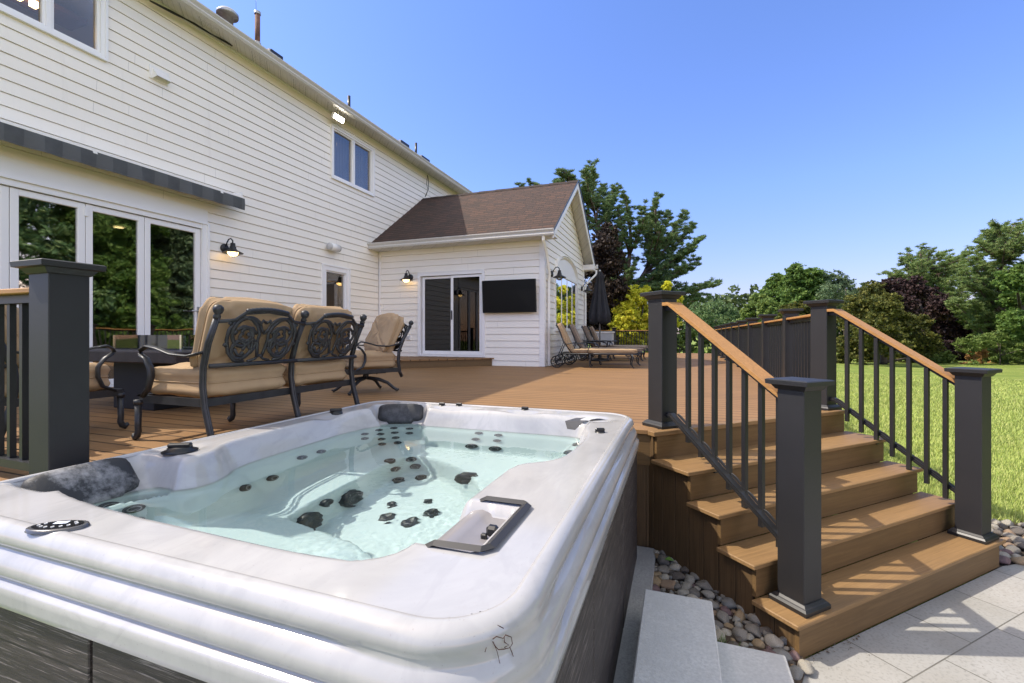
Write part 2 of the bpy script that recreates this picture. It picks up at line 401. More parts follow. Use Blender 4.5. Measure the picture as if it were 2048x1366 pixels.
# ---- folding glass doors: fixed head/jambs, leaves, each with its pane
fr = HB()
fr.box((WX-.12, BF[0], BF[2]), (WX+.02, BF[0]+.05, BF[3])); fr.box((WX-.12, BF[1]-.07, BF[2]), (WX+.03, BF[1], BF[3])); fr.box((WX-.12, BF[0]+.05, BF[3]-.075), (WX+.02, BF[1]-.07, BF[3]))
fr.box((WX-.12, BF[0]+.05, BF[2]), (WX+.0, BF[1]-.07, BF[2]+.03))
fr.box((WX-.02, BF[0]-.1, BF[3]), (WX+.045, BF[1]+.04, BF[3]+.035))
fr.box((WX-.02, BF[1], BF[2]), (WX+.05, BF[1]+.04, BF[3]))
bif = fr.build('folding_door_frame', M['upvc'])
edges = [BF[0]+.055, 2.24, 2.957, 3.672, 4.368, 5.185]
for i in range(5):
    a, b = edges[i]+.004, edges[i+1]-.004; z0, z1 = BF[2]+.032, BF[3]-.085
    lf = HB(); w = .075
    lf.box((WX-.075, a, z0), (WX-.01, a+w, z1), bev=.004); lf.box((WX-.075, b-w, z0), (WX-.01, b, z1), bev=.004)
    lf.box((WX-.073, a+w, z1-w), (WX-.012, b-w, z1), bev=.003); lf.box((WX-.073, a+w, z0), (WX-.012, b-w, z0+w), bev=.003)
    if i in (1, 3): lf.box((WX-.02, a-.02, z1-.16), (WX+.005, a+.018, z1-.04)); lf.box((WX-.02, a-.02, z0+1.1), (WX+.005, a+.018, z0+1.22))
    leaf = lf.build('folding_door_leaf', M['upvc'])
    g = HB(); g.box((WX-.045, a+w-.01, z0+w-.01), (WX-.038, b-w+.01, z1-w+.01)); g.build('pane', M['glass'], leaf)
    if i == 4:
        h = HB(); yc = b-w/2; h.box((WX-.009, yc-.02, z0+.88), (WX+.004, yc+.02, z0+1.12)); h.tube([(WX+.0,yc,z0+1.05),(WX+.05,yc,z0+1.05),(WX+.055,yc-.02,z0+1.05),(WX+.055,yc-.14,z0+1.05)], .011, 8)
        h.build('handle', M['galv'], leaf)
# ---- single glazed door
window('door', SD, 1, frame=.10, glass='glass_w', sill=False)
# ---- second floor band / header over folding doors
mb = HB(); mb.box((WX-.015, BF[0]-.1, BF[3]+.04), (WX+.022, BF[1]+.02, BF[3]+.24)); mb.build('door_header', M['trim'])
# ---- main eave: soffit, fascia, gutter, roof
GX = -6.74
mb = HB(); mb.box((WX, YE, SOF), (GX-.12, YEND+.3, SOF+.012)); mb.build('soffit', M['soffit'])
mb = HB()
prof = [(GX-.118, 6.655), (GX-.118, 6.535), (GX-.03, 6.53), (GX-.01, 6.565), (GX-.03, 6.60), (GX, 6.645), (GX, 6.665), (GX-.012, 6.665), (GX-.012,6.65), (GX-.10, 6.64)]
n = len(prof); vs = [(x, YE-.02, z) for x, z in prof]+[(x, YEND+.3, z) for x, z in prof]
mb.add(vs, [(i, (i+1) % n, n+(i+1) % n, n+i) for i in range(n)]+[tuple(range(n))[::-1], tuple(range(n, 2*n))])
mb.build('gutter', M['gutter'])
def roof_mesh(name, quads, parent=None, th=.03):
    me = bpy.data.meshes.new(name); vs = []; fs = []; uvs = []
    for q in quads:
        p = [Vector(a)-HL for a in q[:4]]; o = len(vs); nn = (p[1]-p[0]).cross(p[3]-p[0]).normalized()
        vs += p+[a-nn*th for a in p]
        fs += [(o,o+1,o+2,o+3),(o+7,o+6,o+5,o+4),(o,o+4,o+5,o+1),(o+1,o+5,o+6,o+2),(o+2,o+6,o+7,o+3),(o+3,o+7,o+4,o)]
        w0 = (p[1]-p[0]).length; w1 = (p[3]-p[0]).length
        l = [(0,0),(w0,0),(w0,w1),(0,w1)]; ul = q[4] if len(q) > 4 else l
        for f in fs[-6:]:
            for i in f: uvs.append(ul[(i-o) % 4])
    me.from_pydata([tuple(v) for v in vs], [], fs); uv = me.uv_layers.new(name='UVMap')
    for i, c in enumerate(uvs): uv.data[i].uv = c
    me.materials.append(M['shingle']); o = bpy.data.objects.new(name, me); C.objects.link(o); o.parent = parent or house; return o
RS = .5
def zroof(x): return 6.64+RS*(GX-.03-x)
xr = WX-4.5
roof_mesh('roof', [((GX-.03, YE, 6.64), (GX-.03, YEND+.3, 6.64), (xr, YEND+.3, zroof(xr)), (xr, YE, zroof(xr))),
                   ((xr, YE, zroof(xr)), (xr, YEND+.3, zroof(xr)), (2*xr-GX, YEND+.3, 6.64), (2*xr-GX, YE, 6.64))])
for y in (YE+.26, YEND+.02):
    mb = HB(); mb.add([(WX, y, SOF), (2*xr-WX, y, SOF), (xr, y, zroof(xr)-.06)], [(0, 1, 2)]); mb.build('gable_wall', M['siding'])
# roof furniture
def rv(u, v, x=-7.45): return onx(u, v, x)
p = rv(455, 22); mb = HB(); T = Matrix.Translation((p.x, p.y, 0))
mb.lathe([(.09, zroof(p.x)-.05), (.09, p.z-.10), (.17, p.z-.10), (.175, p.z-.05), (.13, p.z), (0, p.z)], (p.x, p.y, 0)); mb.build('roof_vent', M['galv'])
p = rv(515, 24); mb = HB(); mb.lathe([(.045, zroof(p.x)-.05), (.045, p.z-.03)], (p.x, p.y, 0), 14)
pipe = mb.build('vent_pipe', M['rust']); pb = rv(515, 84)
mb = HB(); mb.lathe([(.055, p.z-.05), (.058, p.z-.045), (.058, p.z), (.0, p.z)], (p.x, p.y, 0), 14); mb.build('pipe_cap', M['galv'], pipe); mb = HB(); mb.lathe([(.075, zroof(p.x)-.03), (.06, pb.z-.02), (.05, pb.z+.0)], (p.x, p.y, 0), 14); mb.build('pipe_collar', M['galv'], pipe)
mb = HB(); mb.tube([p+Vector((0,-.03,-.02)), p+Vector((0,-.035,.3))], .003, 5); mb.build('aerial_wire', M['black'], pipe)
for (u, v, u2, v2) in ((535, 92, 562, 106), (798, 276, 815, 289), (840, 307, 856, 319)):
    a = rv(u, v); b = rv(u2, v2); mb = HB(); z0 = zroof(a.x)
    mb.box((a.x-.2, a.y, z0-.1), (a.x+.05, b.y, a.z-.05)); c = mb.build('roof_vent', M['gutter'])
    mb = HB(); mb.box((a.x+.052, a.y+.02, a.z-.16), (a.x+.075, b.y-.02, a.z-.055)); mb.build('vent_grille', M['black'], c)
for (u, v) in ((698, 192), (832, 286)):
    a = rv(u, v); mb = HB(); mb.lathe([(.035, zroof(a.x)-.05), (.035, a.z), (.028, a.z), (.028, a.z-.05)], (a.x, a.y, 0), 12); mb.build('vent_pipe', M['black'])
# ---- annex front wall (faces -y) and gable wall (faces +x)
SL = (-5.949, -4.301, 1.2, 3.12)
ASOF = 3.80
mb = HB(); siding(mb, (0, AY, 0), (1,0,0), (0,-1,0), WX+.03, AX-.10, .4, ASOF, [SL], zoff=.036)
mb.build('wall', M['siding'])
GY0, GZ0, GY1, GZ1, RY, RZ = 9.42, 3.93, 14.56, 3.91, 11.93, 5.755
AYR = 14.33
sl0 = (RZ-GZ0)/(RY-GY0); sl1 = (RZ-GZ1)/(GY1-RY)
def gclip(z):
    return (max(AY+.08, GY0+(z-GZ0+.14)/sl0), min(AYR-.08, GY1-(z-GZ1+.14)/sl1)) if z > 3.7 else (AY+.08, AYR-.08)
AW = (10.77, 13.20, 1.83, 3.22)                     # arched window body; arch above
def awz(y):
    t = (y-(AW[0]+AW[1])/2)/((AW[1]-AW[0])/2); return AW[3]+.47*math.sqrt(max(0, 1-t*t))
ahole = [AW]+[(AW[0]+(AW[1]-AW[0])*(.5-.5*math.sqrt(1-((k+.5)/6)**2)), AW[1]-(AW[1]-AW[0])*(.5-.5*math.sqrt(1-((k+.5)/6)**2)), AW[3]+.47*k/6, AW[3]+.47*(k+1)/6) for k in range(6)]
mb = HB(); siding(mb, (AX,0,0), (0,1,0), (1,0,0), AY+.08, AYR-.08, .4, RZ-.05, ahole, zoff=.036, clip=gclip)
mb.build('wall', M['siding'])
mb = HB(); mb.box((WX+.05, AYR-.1, .3), (AX-.02, AYR-.06, ASOF+.1)); mb.build('wall', M['siding'])
mb = HB()
mb.box((AX-.10, AY-.024, .98), (AX+.022, AY+.085, ASOF-.006))
mb.build('corner_trim', M['trim']); mb = HB(); mb.box((AX-.03, AYR-.09, .98), (AX+.022, AYR+.02, ASOF+.05))
mb.build('corner_trim', M['trim']); mb = HB(); mb.box((WX+.02, AY-.03, 1.15), (WX+.07, AY+.0, ASOF))
mb.build('corner_trim', M['trim'])
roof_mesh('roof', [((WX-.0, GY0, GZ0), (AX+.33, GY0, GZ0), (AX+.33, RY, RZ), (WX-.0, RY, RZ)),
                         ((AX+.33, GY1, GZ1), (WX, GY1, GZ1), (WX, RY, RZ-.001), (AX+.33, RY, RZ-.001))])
# ridge caps
mb = HB(); 
for k in range(18):
    x0 = WX+.02+k*.26; x1 = x0+.27
    if x1 > AX+.335: x1 = AX+.335
    zz = RZ+.012+.006*(k % 2)
    mb.add([(x0, RY-.13, zz-.095), (x1, RY-.13, zz-.10), (x1, RY, zz-.004), (x0, RY, zz), (x0, RY+.13, zz-.095), (x1, RY+.13, zz-.10)], [(0,1,2,3), (3,2,5,4)])
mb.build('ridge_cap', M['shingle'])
# gutter + soffit of the annex
mb = HB(); mb.box((WX+.02, GY0+.02, ASOF-.004), (AX+.31, AY-.0, ASOF+.008)); mb.build('soffit', M['soffit'])
mb = HB(); prof = [(GY0+.02, 3.925), (GY0+.02, 3.80), (GY0-.06, 3.795), (GY0-.075, 3.83), (GY0-.06, 3.865), (GY0-.09, 3.915), (GY0-.09, 3.935), (GY0-.075, 3.935), (GY0-.07, 3.92)]
n = len(prof); vs = [(WX+.02-.07, y, z) for y, z in prof]+[(AX+.34, y, z) for y, z in prof]
mb.add(vs, [(i, n+i, n+(i+1) % n, (i+1) % n) for i in range(n)]+[tuple(range(n)), tuple(range(n, 2*n))[::-1]])
mb.build('gutter', M['gutter']); mb = HB()
vs = [(WX+.02, 2*12.0-y-.0, z-.01) for y, z in prof]+[(AX+.40, 2*12.0-y, z-.01) for y, z in prof]
mb.add(vs, [(i, (i+1) % n, n+(i+1) % n, n+i) for i in range(n)]+[tuple(range(n))[::-1], tuple(range(n, 2*n))])
mb.build('gutter', M['gutter'])
# rake boards, rake soffit, boxed eave return, dark drip edge
mb = HB(); X1 = AX+.33
def rake(mb, y0, z0, y1, z1, x0, x1, dz0, dz1):
    vs = [(x, y, z) for x in (x0, x1) for (y, z) in ((y0, z0+dz0), (y1, z1+dz0), (y1, z1+dz1), (y0, z0+dz1))]
    mb.add(vs, [(0,1,2,3),(7,6,5,4),(0,4,5,1),(1,5,6,2),(2,6,7,3),(3,7,4,0)])
rake(mb, GY0-.02, GZ0-.0, RY, RZ, X1-.03, X1-.006, -.20, -.032); rake(mb, RY, RZ, GY1, GZ1, X1-.03, X1-.006, -.20, -.032)
mb.box((AX+.002, AYR-.1, 3.72), (X1-.002, GY1+.02, 3.88)); mb.box((AX+.002, GY0+.02, 3.815), (X1-.031, GY0+.34, 3.84))
mb.build('rake_board', M['trim'])
mb = HB(); rake(mb, GY0+.05, GZ0+.036, RY, RZ, AX+.0, X1-.031, -.075, -.06); rake(mb, RY, RZ, GY1-.05, GZ1+.034, AX+.0, X1-.031, -.075, -.06)
mb.build('soffit', M['soffit'])
mb = HB(); rake(mb, GY0-.03, GZ0-.02, RY, RZ+.005, X1-.005, X1+.012, -.035, .012); rake(mb, RY, RZ+.005, GY1+.03, GZ1-.02, X1-.005, X1+.012, -.035, .012)
mb.build('drip_edge', M['black'])
# downspouts
def spout(pts, name='downspout'):
    mb = HB(); mb.tube(pts, [(.035,.045)]*len(pts), 4, flat=(1,0,0)); return mb.build(name, M['trim'], flat=True)
dsx = AX+.06
spout([(AX+.10, GY0-.02, 3.82), (AX+.10, GY0-.02, 3.72), (AX+.085, AY-.08, 3.45), (AX+.085, AY-.03, 3.36), (AX+.08, AY+.17, 3.05), (AX+.055, AY+.19, 2.9), (AX+.055, AY+.19, .99)])
spout([(X1+.02, GY1+.03, 3.75), (X1+.02, GY1+.03, 3.62), (AX+.10, AYR-.03, 3.30), (AX+.06, AYR-.03, 3.2), (AX+.06, AYR-.03, .99)])
# annex sliding door
fr = HB(); a0, a1, z0, z1 = SL
fr.box((a0-.07, AY-.045, z0-.03), (a0, AY+.1, z1+.07)); fr.box((a1, AY-.045, z0-.03), (a1+.07, AY+.1, z1+.07)); fr.box((a0, AY-.042, z1), (a1, AY+.1, z1+.07)); fr.box((a0, AY-.055, z0-.035), (a1, AY+.1, z0+.015))
fr.box((a0-.07, AY-.05, z1+.07), (a1+.07, AY-.001, z1+.09))
sl = fr.build('sliding_door_frame', M['upvc'])
mid = -5.09
for i, (p, q, yy) in enumerate(((a0+.03, mid+.03, .015), (mid-.03, a1-.005, -.02))):
    l = HB(); w = .065; y0_ = AY+yy; y1_ = y0_+.03
    l.box((p, y0_, z0+.02), (p+w, y1_, z1-.015)); l.box((q-w, y0_, z0+.02), (q, y1_, z1-.015)); l.box((p+w, y0_+.002, z1-.07), (q-w, y1_-.002, z1-.015)); l.box((p+w, y0_+.002, z0+.02), (q-w, y1_-.002, z0+.10))
    lo = l.build('sliding_door_leaf', M['upvc'])
    g = HB(); g.box((p+w-.005, y0_+.012, z0+.09), (q-w+.005, y0_+.018, z1-.06)); g.build('pane', M['glass_s'], lo)
    h = HB()
    if i == 1: h.box((p+.018, y0_-.025, 2.05), (p+.045, y0_+.0, 2.27), bev=.005); h.build('handle', M['black'], lo)
    else: h.box((p+.02, y0_-.02, 2.0), (p+.04, y0_, 2.3), bev=.004); h.build('handle', M['trim'], lo)
# arched window
fr = HB(); a0, a1, z0, z1 = AW
fr.box((AX-.08, a0-.05, z0-.05), (AX+.026, a0+.03, z1)); fr.box((AX-.08, a1-.03, z0-.05), (AX+.045, a1+.05, z1)); fr.box((AX-.08, a0+.03, z0-.05), (AX+.05, a1-.03, z0+.03)); fr.box((AX-.08, a0+.03, z1-.06), (AX+.04, a1-.03, z1+.03))
K = 28; ring = [(AX+d, y, z) for k in range(K+1) for (d, y, z) in [(0, (a0+a1)/2-math.cos(PI*k/K)*((a1-a0)/2+.01), z1+math.sin(PI*k/K)*.48)]]
fr.tube(ring, [(.05,.045)]*len(ring), 4, flat=(1,0,0)); ring2 = [(x, (y-(a0+a1)/2)*1.05+(a0+a1)/2, (z-z1)*1.10+z1) for x, y, z in ring]; fr.tube(ring2, [(.06,.012)]*len(ring), 4, flat=(1,0,0))
ys = [a0+(a1-a0)*k/4 for k in (1, 2, 3)]
for y in ys: fr.box((AX-.06, y-.022, z0+.03), (AX+.022, y+.022, z1-.06))
aw = fr.build('arched_window', M['trim'], flat=True)
for k in range(4):
    g = HB(); g.box((AX+.008, a0+(a1-a0)*k/4, z0), (AX+.014, a0+(a1-a0)*(k+1)/4, z1)); g.build('pane', M['glass_a'], aw)
g = HB(); pts = [(AX+.010, y, z) for _, y, z in ring]; g.add(pts, [tuple(range(len(pts)))]); g.build('arch_blind', M['trim'], aw)  # plain white panel filling the arch
# rooms behind the glass
def room(x0, x1, y0, y1, z0, z1, name='interior_room', m='in_wall'):
    mb = HB(); vs = [(x0,y0,z0),(x1,y0,z0),(x1,y1,z0),(x0,y1,z0),(x0,y0,z1),(x1,y0,z1),(x1,y1,z1),(x0,y1,z1)]
    fs = [(0,1,2,3),(7,6,5,4),(0,4,5,1),(2,6,7,3),(3,7,4,0)]
    mb.add(vs, fs); return mb.build(name, M[m])
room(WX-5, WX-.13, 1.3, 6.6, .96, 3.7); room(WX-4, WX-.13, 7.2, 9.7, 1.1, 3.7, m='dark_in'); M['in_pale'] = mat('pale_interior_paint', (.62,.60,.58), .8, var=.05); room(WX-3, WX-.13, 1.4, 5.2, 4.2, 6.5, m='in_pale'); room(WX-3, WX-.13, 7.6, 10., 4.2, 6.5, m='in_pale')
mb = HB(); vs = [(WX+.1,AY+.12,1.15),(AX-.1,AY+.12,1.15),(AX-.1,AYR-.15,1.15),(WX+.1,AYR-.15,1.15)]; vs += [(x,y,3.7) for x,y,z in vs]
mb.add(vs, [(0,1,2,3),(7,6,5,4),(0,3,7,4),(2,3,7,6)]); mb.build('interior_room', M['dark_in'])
for (x, y, z) in ((WX-1.1, 4.5, 3.68), (WX-1.6, 3.2, 3.68), (WX-2.6, 5.5, 3.68), (WX-.9, 9.3, 6.48), (WX-1.0, 3.75, 6.48)):
    mb = HB(); mb.lathe([(0, z-.005), (.07, z-.005), (.075, z)], (x, y, 0), 16); mb.build('ceiling_light', M['ceil_glow'])
for k in range(6):
    mb = HB(); y = 2.9+.16*k; mb.box((WX-1.35, y, 6.28), (WX-1.27, y+.075, 6.36)); mb.build('ceiling_light', M['ceil_glow'])
mb = HB(); mb.box((WX-1.6, 2.6, 6.36), (WX-1.2, 4.3, 6.44)); mb.build('light_pelmet', mat('warm_wood', (.22,.11,.06), .6))
mb = HB()
for k in range(30): mb.box((WX-.26+.012*(k % 2), 8.14+.047*k, 5.1), (WX-.25+.012*(k % 2), 8.187+.047*k, 6.4))
mb.build('curtain', mat('pale_curtain', (.30,.29,.28), .9))
mb = HB(); mb.box((AX-.16, AW[0]-.1, AW[2]-.1), (AX-.14, AW[1]+.1, AW[3]+.5)); mb.build('blind', M['dark_in'])  # unseen dark sheet, added to block light through the arched window
# pendant in the annex, and curtains
mb = HB(); mb.lathe([(0, 2.78), (.10, 2.80), (.13, 2.88), (.0, 2.92)], (-4.75, 10.9, 0), 16); mb.build('ceiling_light', M['glow'])
mb = HB()
for k in range(26):
    x = -4.95+k*.025; mb.box((x, AY+.5+.03*math.sin(k*1.7), 1.2), (x+.02, AY+.53+.03*math.sin(k*1.7), 3.1))
mb.build('curtain', mat('curtain_cloth', (.035,.035,.035), .9))
# box vent, outlet
p = onx(320, 152, WX+.03); mb = HB(); mb.box((WX+.0, p.y-.14, p.z-.09), (WX+.03, p.y+.12, p.z+.10)); 
mb.add([(WX+.03, p.y-.10, p.z+.07), (WX+.03, p.y+.10, p.z+.07), (WX+.13, p.y-.10, p.z-.06), (WX+.13, p.y+.10, p.z-.06), (WX+.03, p.y-.10, p.z-.08), (WX+.03, p.y+.10, p.z-.08)], [(0,2,3,1),(0,4,2),(1,3,5)]); mb.build('wall_vent', M['trim'])
mb = HB(); p = ony(817, 675, AY-.01); mb.box((p.x-.075, AY-.045, p.z-.06), (p.x+.075, AY-.005, p.z+.06), bev=.008); ou = mb.build('outlet_box', M['trim'])
mb = HB(); mb.box((p.x-.05, AY-.052, p.z-.035), (p.x+.05, AY-.044, p.z+.035)); mb.build('outlet_cover', M['grey_pl'], ou)
# cables
mb = HB(); pts = [onx(300, 0, WX+.12), onx(345, 22, WX+.12), onx(385, 45, WX+.12), onx(420, 66, WX+.12), onx(462, 87, WX+.10)]
for o_ in (0, .02): mb.tube([p+Vector((0, o_, -.01-o_*math.sin(i*2.))) for i, p in enumerate(pts)], .012, 6)
mb.build('cable', M['black'])
mb = HB(); pts = [onx(855, 350, WX+.03), onx(857, 362, WX+.03), onx(857, 378, WX+.04), onx(850, 394, WX+.03)]; mb.tube(pts, .008, 6); pts = [onx(855, 350, WX+.03), onx(853, 368, WX+.05), onx(856, 380, WX+.04), onx(852, 392, WX+.03)]; mb.tube(pts, .006, 6); mb.build('cable', M['black'])
# ================================================================ things fixed to the house, each its own
def wall_lamp(loc, rz, label, lit=True):
    """shade hangs from a gooseneck; local +x points away from the wall"""
    t = empty('wall_lamp', loc, rz, label=label, cat='wall lamp', group='black barn lamps on the white walls')
    RY90 = Matrix.Rotation(PI/2, 4, 'Y')
    MB().lathe([(0,0),(.075,0),(.075,.02),(.06,.035),(0,.04)], (0,0,0), 20, RY90).build('back_plate', M['lamp_black'], t)
    pts = [(.03,0,.02),(.06,0,.09),(.10,0,.145),(.15,0,.155),(.19,0,.12),(.195,0,.06)]
    MB().tube(pts, .011, 8).build('arm', M['lamp_black'], t)
    sh = MB().lathe([(.0,.075),(.035,.075),(.04,.02),(.05,.015),(.052,-.02),(.075,-.045),(.155,-.085),(.157,-.092),(.07,-.055),(.0,-.05)], (.195,0,0), 24).build('lamp_shade', M['lamp_black'], t)
    MB().lathe([(0,-.15),(.035,-.145),(.068,-.12),(.082,-.075),(.06,-.055)], (.195,0,0), 20).build('lamp_glass', M['glow'] if lit else M['glass_c'], t)
    g = MB()
    for a in (0, PI/3, 2*PI/3):
        g.tube([(.195+math.cos(a)*r_, math.sin(a)*r_, z) for r_, z in ((-.088,-.075),(-.072,-.12),(-.038,-.15),(0,-.157),(.038,-.15),(.072,-.12),(.088,-.075))], .004, 5)
    g.build('lamp_cage', M['lamp_black'], t)
    return t
p = onx(447, 497, WX); wall_lamp((WX+.02, p.y, p.z), 0, 'lit black barn lamp on the white wall beside the folding glass doors')
p = ony(822, 555, AY); wall_lamp((p.x, AY-.02, p.z), -PI/2-.0, 'lit black barn lamp left of the sliding door of the wing')
p = onx(1101, 548, AX); wall_lamp((AX+.02, p.y, p.z), 0, 'unlit black barn lamp between the downspout and the arched window', False)
p = onx(1163, 578, AX); wall_lamp((AX+.02, p.y-.1, p.z), 0, 'unlit black barn lamp on the far side of the arched window', False)
# television
tv = empty('television', (-3.60, AY-.02, 2.555), label='wide black flat screen television hung on the white wing wall', cat='television')
Mt = Matrix.Translation((0,-.13,0)) @ Matrix.Rotation(R(4), 4, 'X')
MB().box((-.645,-.0,-.37),(.645,.055,.37), Mt, bev=.01).build('casing', M['black'], tv)
MB().box((-.63,-.004,-.352),(.63,-.001,.36), Mt).build('screen', M['screen'], tv)
MB().box((-.2,-.08,-.2),(.2,.0,.2)).box((.1,-.09,-.02),(.6,-.02,.02)).build('wall_bracket', M['lamp_black'], tv)
# loudspeaker
p = onx(668, 495, WX+.12); sp = empty('loudspeaker', p, label='white cylinder loudspeaker mounted above the narrow glass door', cat='loudspeaker')
RX = Matrix.Rotation(R(-90), 4, 'X')
MB().lathe([(0,-.17),(.06,-.17),(.078,-.15),(.078,.15),(.06,.17),(0,.17)], (0,0,0), 22, RX).build('casing', M['grey_pl'], sp)
MB().lathe([(.079,-.12),(.0805,-.12),(.0805,.12),(.079,.12)], (0,0,0), 22, RX).build('grille', M['trim'], sp)
MB().box((-.12,-.03,-.03),(-.05,.03,.03)).build('bracket', M['grey_pl'], sp)
# flood light under the eave
p = onx(676, 236, -6.98); fl = empty('flood_light', p, label='lit white flood light under the main eave above the upper window', cat='flood light')
Mf = Matrix.Rotation(R(0), 4, 'Z') @ Matrix.Rotation(R(25), 4, 'Y')
MB().box((-.03,-.17,-.06),(.03,.17,.06), Mf, bev=.01).build('casing', M['trim'], fl)
MB().box((.031,-.15,-.048),(.034,.15,.048), Mf).build('lamp_glass', M['flood'], fl)
MB().tube([(0,0,.05),(0,0,SOF-p.z)], .022, 8).build('bracket', M['trim'], fl)
# awning cassette over the folding doors
aw_ = empty('awning', (WX+.02, 3.8, 3.95), label='retracted grey striped awning above the folding glass doors', cat='awning')
y0, y1 = 1.35-3.8, 5.70-3.8
MB().box((0,y0,.0),(.06,y1,.13)).add([(0,y0,.13),(.0,y1,.13),(.27,y1,.055),(.27,y0,.055),(0,y0,.11),(.0,y1,.11),(.27,y1,.035),(.27,y0,.035)],[(0,3,2,1),(4,5,6,7),(3,7,6,2),(1,2,6,5),(0,4,7,3)]).box((.24,y0,.0),(.285,y1,.06),bev=.006).tube([(.14,y0+.02,.02),(.14,y1-.02,.02)],.055,14).build('cassette', M['trim'], aw_)
def stripes():
    m, nt, b = newmat('striped_canvas'); co = coords(nt); sp_ = N(nt, 'ShaderNodeSeparateXYZ'); L(nt, co, sp_.inputs[0])
    f = math_(nt, 'FRACT', math_(nt, 'DIVIDE', sp_.outputs[1], .34)); s_ = ramp(nt, f, [(.48, 0), (.5, 1)])
    s2 = ramp(nt, f, [(.22, 0), (.24, 1)])
    c = mix(nt, s_, (.055,.06,.065), (.095,.10,.105)); c = mix(nt, math_(nt, 'MULTIPLY', noise(nt, co, 9, 5), .7), c, (.12,.125,.125))
    L(nt, c, b.inputs['Base Color']); b.inputs['Roughness'].default_value = .9; bump(nt, b, noise(nt, co, 12, 3), .5, .01); return m
vm = MB(); K = 90
vs = []
for k in range(K+1):
    y = y0+(y1+.02-y0)*k/K; w = .012*math.sin(k*.9)+.008*math.sin(k*.37)
    vs += [(.285, y, .03), (.292+w*.4, y, -.06), (.285+w, y, -.165)]
vm.add(vs, [(3*k+j, 3*k+3+j, 3*k+4+j, 3*k+1+j) for k in range(K) for j in (0, 1)], True)
vo = vm.build('valance', stripes(), aw_)
MB().box((-.02,y1-.02,-.02),(.24,y1+.02,.14)).box((.02,y1+.02,.05),(.1,y1+.12,.09)).build('end_bracket', M['trim'], aw_)
# ================================================================ GROUND, PATIO, DECK
def grass_mat():
    m, nt, b = newmat('lawn_grass'); co = coords(nt)
    a = ramp(nt, noise(nt, co, .25, 5), [(.35, 0), (.65, 1)]); c = mix(nt, a, (.26,.33,.065), (.40,.46,.12))
    st = coords(nt, (.10, 1.1, 1)); c = mix(nt, math_(nt, 'MULTIPLY', ramp(nt, noise(nt, st, 1.2, 3), [(.42, 0), (.56, 1)]), .8), c, (.18,.26,.05))
    c = mix(nt, ramp(nt, noise(nt, co, 45, 3), [(.3, 0), (.7, 1)]), (.13,.18,.035), c)
    c = mix(nt, ramp(nt, noise(nt, co, 2.2, 4), [(.58, 0), (.72, 1)]), c, (.46,.45,.17))
    L(nt, c, b.inputs['Base Color']); b.inputs['Roughness'].default_value = .9; b.inputs['Specular IOR Level'].default_value = .15
    bump(nt, b, noise(nt, co, 60, 3), 1., .03); return m
M['lawn'] = grass_mat()
me = MB()
nx = 40
me.add([(-260,-120,0),(260,-120,0),(260,400,0),(-260,400,0)], [(0,1,2,3)])
o = me.build('lawn', M['lawn']); o.location.z = -.03; tag(o, 'sunlit green lawn beyond the deck', 'lawn', kind='structure')
ST = R(45)
sc = Vector((0,0,0))
def pav_mat():
    m, nt, b = newmat('patio_pavers'); co = coords(nt)
    br = N(nt, 'ShaderNodeTexBrick'); br.offset = .5; br.offset_frequency = 2
    mp = N(nt, 'ShaderNodeMapping'); mp.inputs['Location'].default_value = (-.068, -.017, 0); L(nt, co, mp.inputs[0]); L(nt, mp.outputs[0], br.inputs['Vector'])
    for k, v in (('Scale', 1.), ('Mortar Size', .0035), ('Mortar Smooth', .15), ('Bias', 0), ('Brick Width', .59), ('Row Height', .59)): br.inputs[k].default_value = v
    br.inputs['Color1'].default_value = (.335,.325,.30,1); br.inputs['Color2'].default_value = (.39,.375,.35,1); br.inputs['Mortar'].default_value = (.045,.04,.03,1)
    c = mix(nt, ramp(nt, noise(nt, co, 3, 6), [(.3, 0), (.75, 1)]), br.outputs['Color'], mix(nt, .6, br.outputs['Color'], (.25,.235,.20)))
    v = N(nt, 'ShaderNodeTexVoronoi'); v.inputs['Scale'].default_value = 7; L(nt, mp.outputs[0], v.inputs['Vector'])
    c = mix(nt, ramp(nt, v.outputs['Distance'], [(.03, .5), (.07, 0)]), c, (.16,.15,.13))
    c = mix(nt, ramp(nt, noise(nt, co, 60, 4), [(.32, .6), (.50, 0)]), c, (.21,.20,.18)); c = mix(nt, ramp(nt, noise(nt, co, 1.3, 5, .7), [(.50, 0), (.68, .4)]), c, (.24,.22,.18))
    L(nt, c, b.inputs['Base Color']); b.inputs['Roughness'].default_value = .8
    h = math_(nt, 'ADD', math_(nt, 'MULTIPLY', noise(nt, co, 140, 3), .12), math_(nt, 'MULTIPLY', br.outputs['Fac'], -1.)); bump(nt, b, h, .5, .006); return m
pa = MB(); pa.add([(-4.,-6,0),(4.62,-6,0),(4.62,-1.48,0),(2.3,-1.48,0),(-4.,-1.48,0)], [(0,1,2,3,4)])
# frame of the stairs: local x runs along the treads, local y runs uphill
pa = MB(); pa.add([(2.36,-4.,0),(5.3,-4.,0),(5.3,1.36,0),(4.62,1.50,0),(2.36,1.50,0),(2.305,1.485,0),(2.079,1.386,0),(.346,-.346,0)], [tuple(range(8))])
po = pa.build('patio_paving', pav_mat()); po.rotation_euler.z = ST; tag(po, 'pale square patio pavers at the foot of the stairs', 'patio', kind='structure')
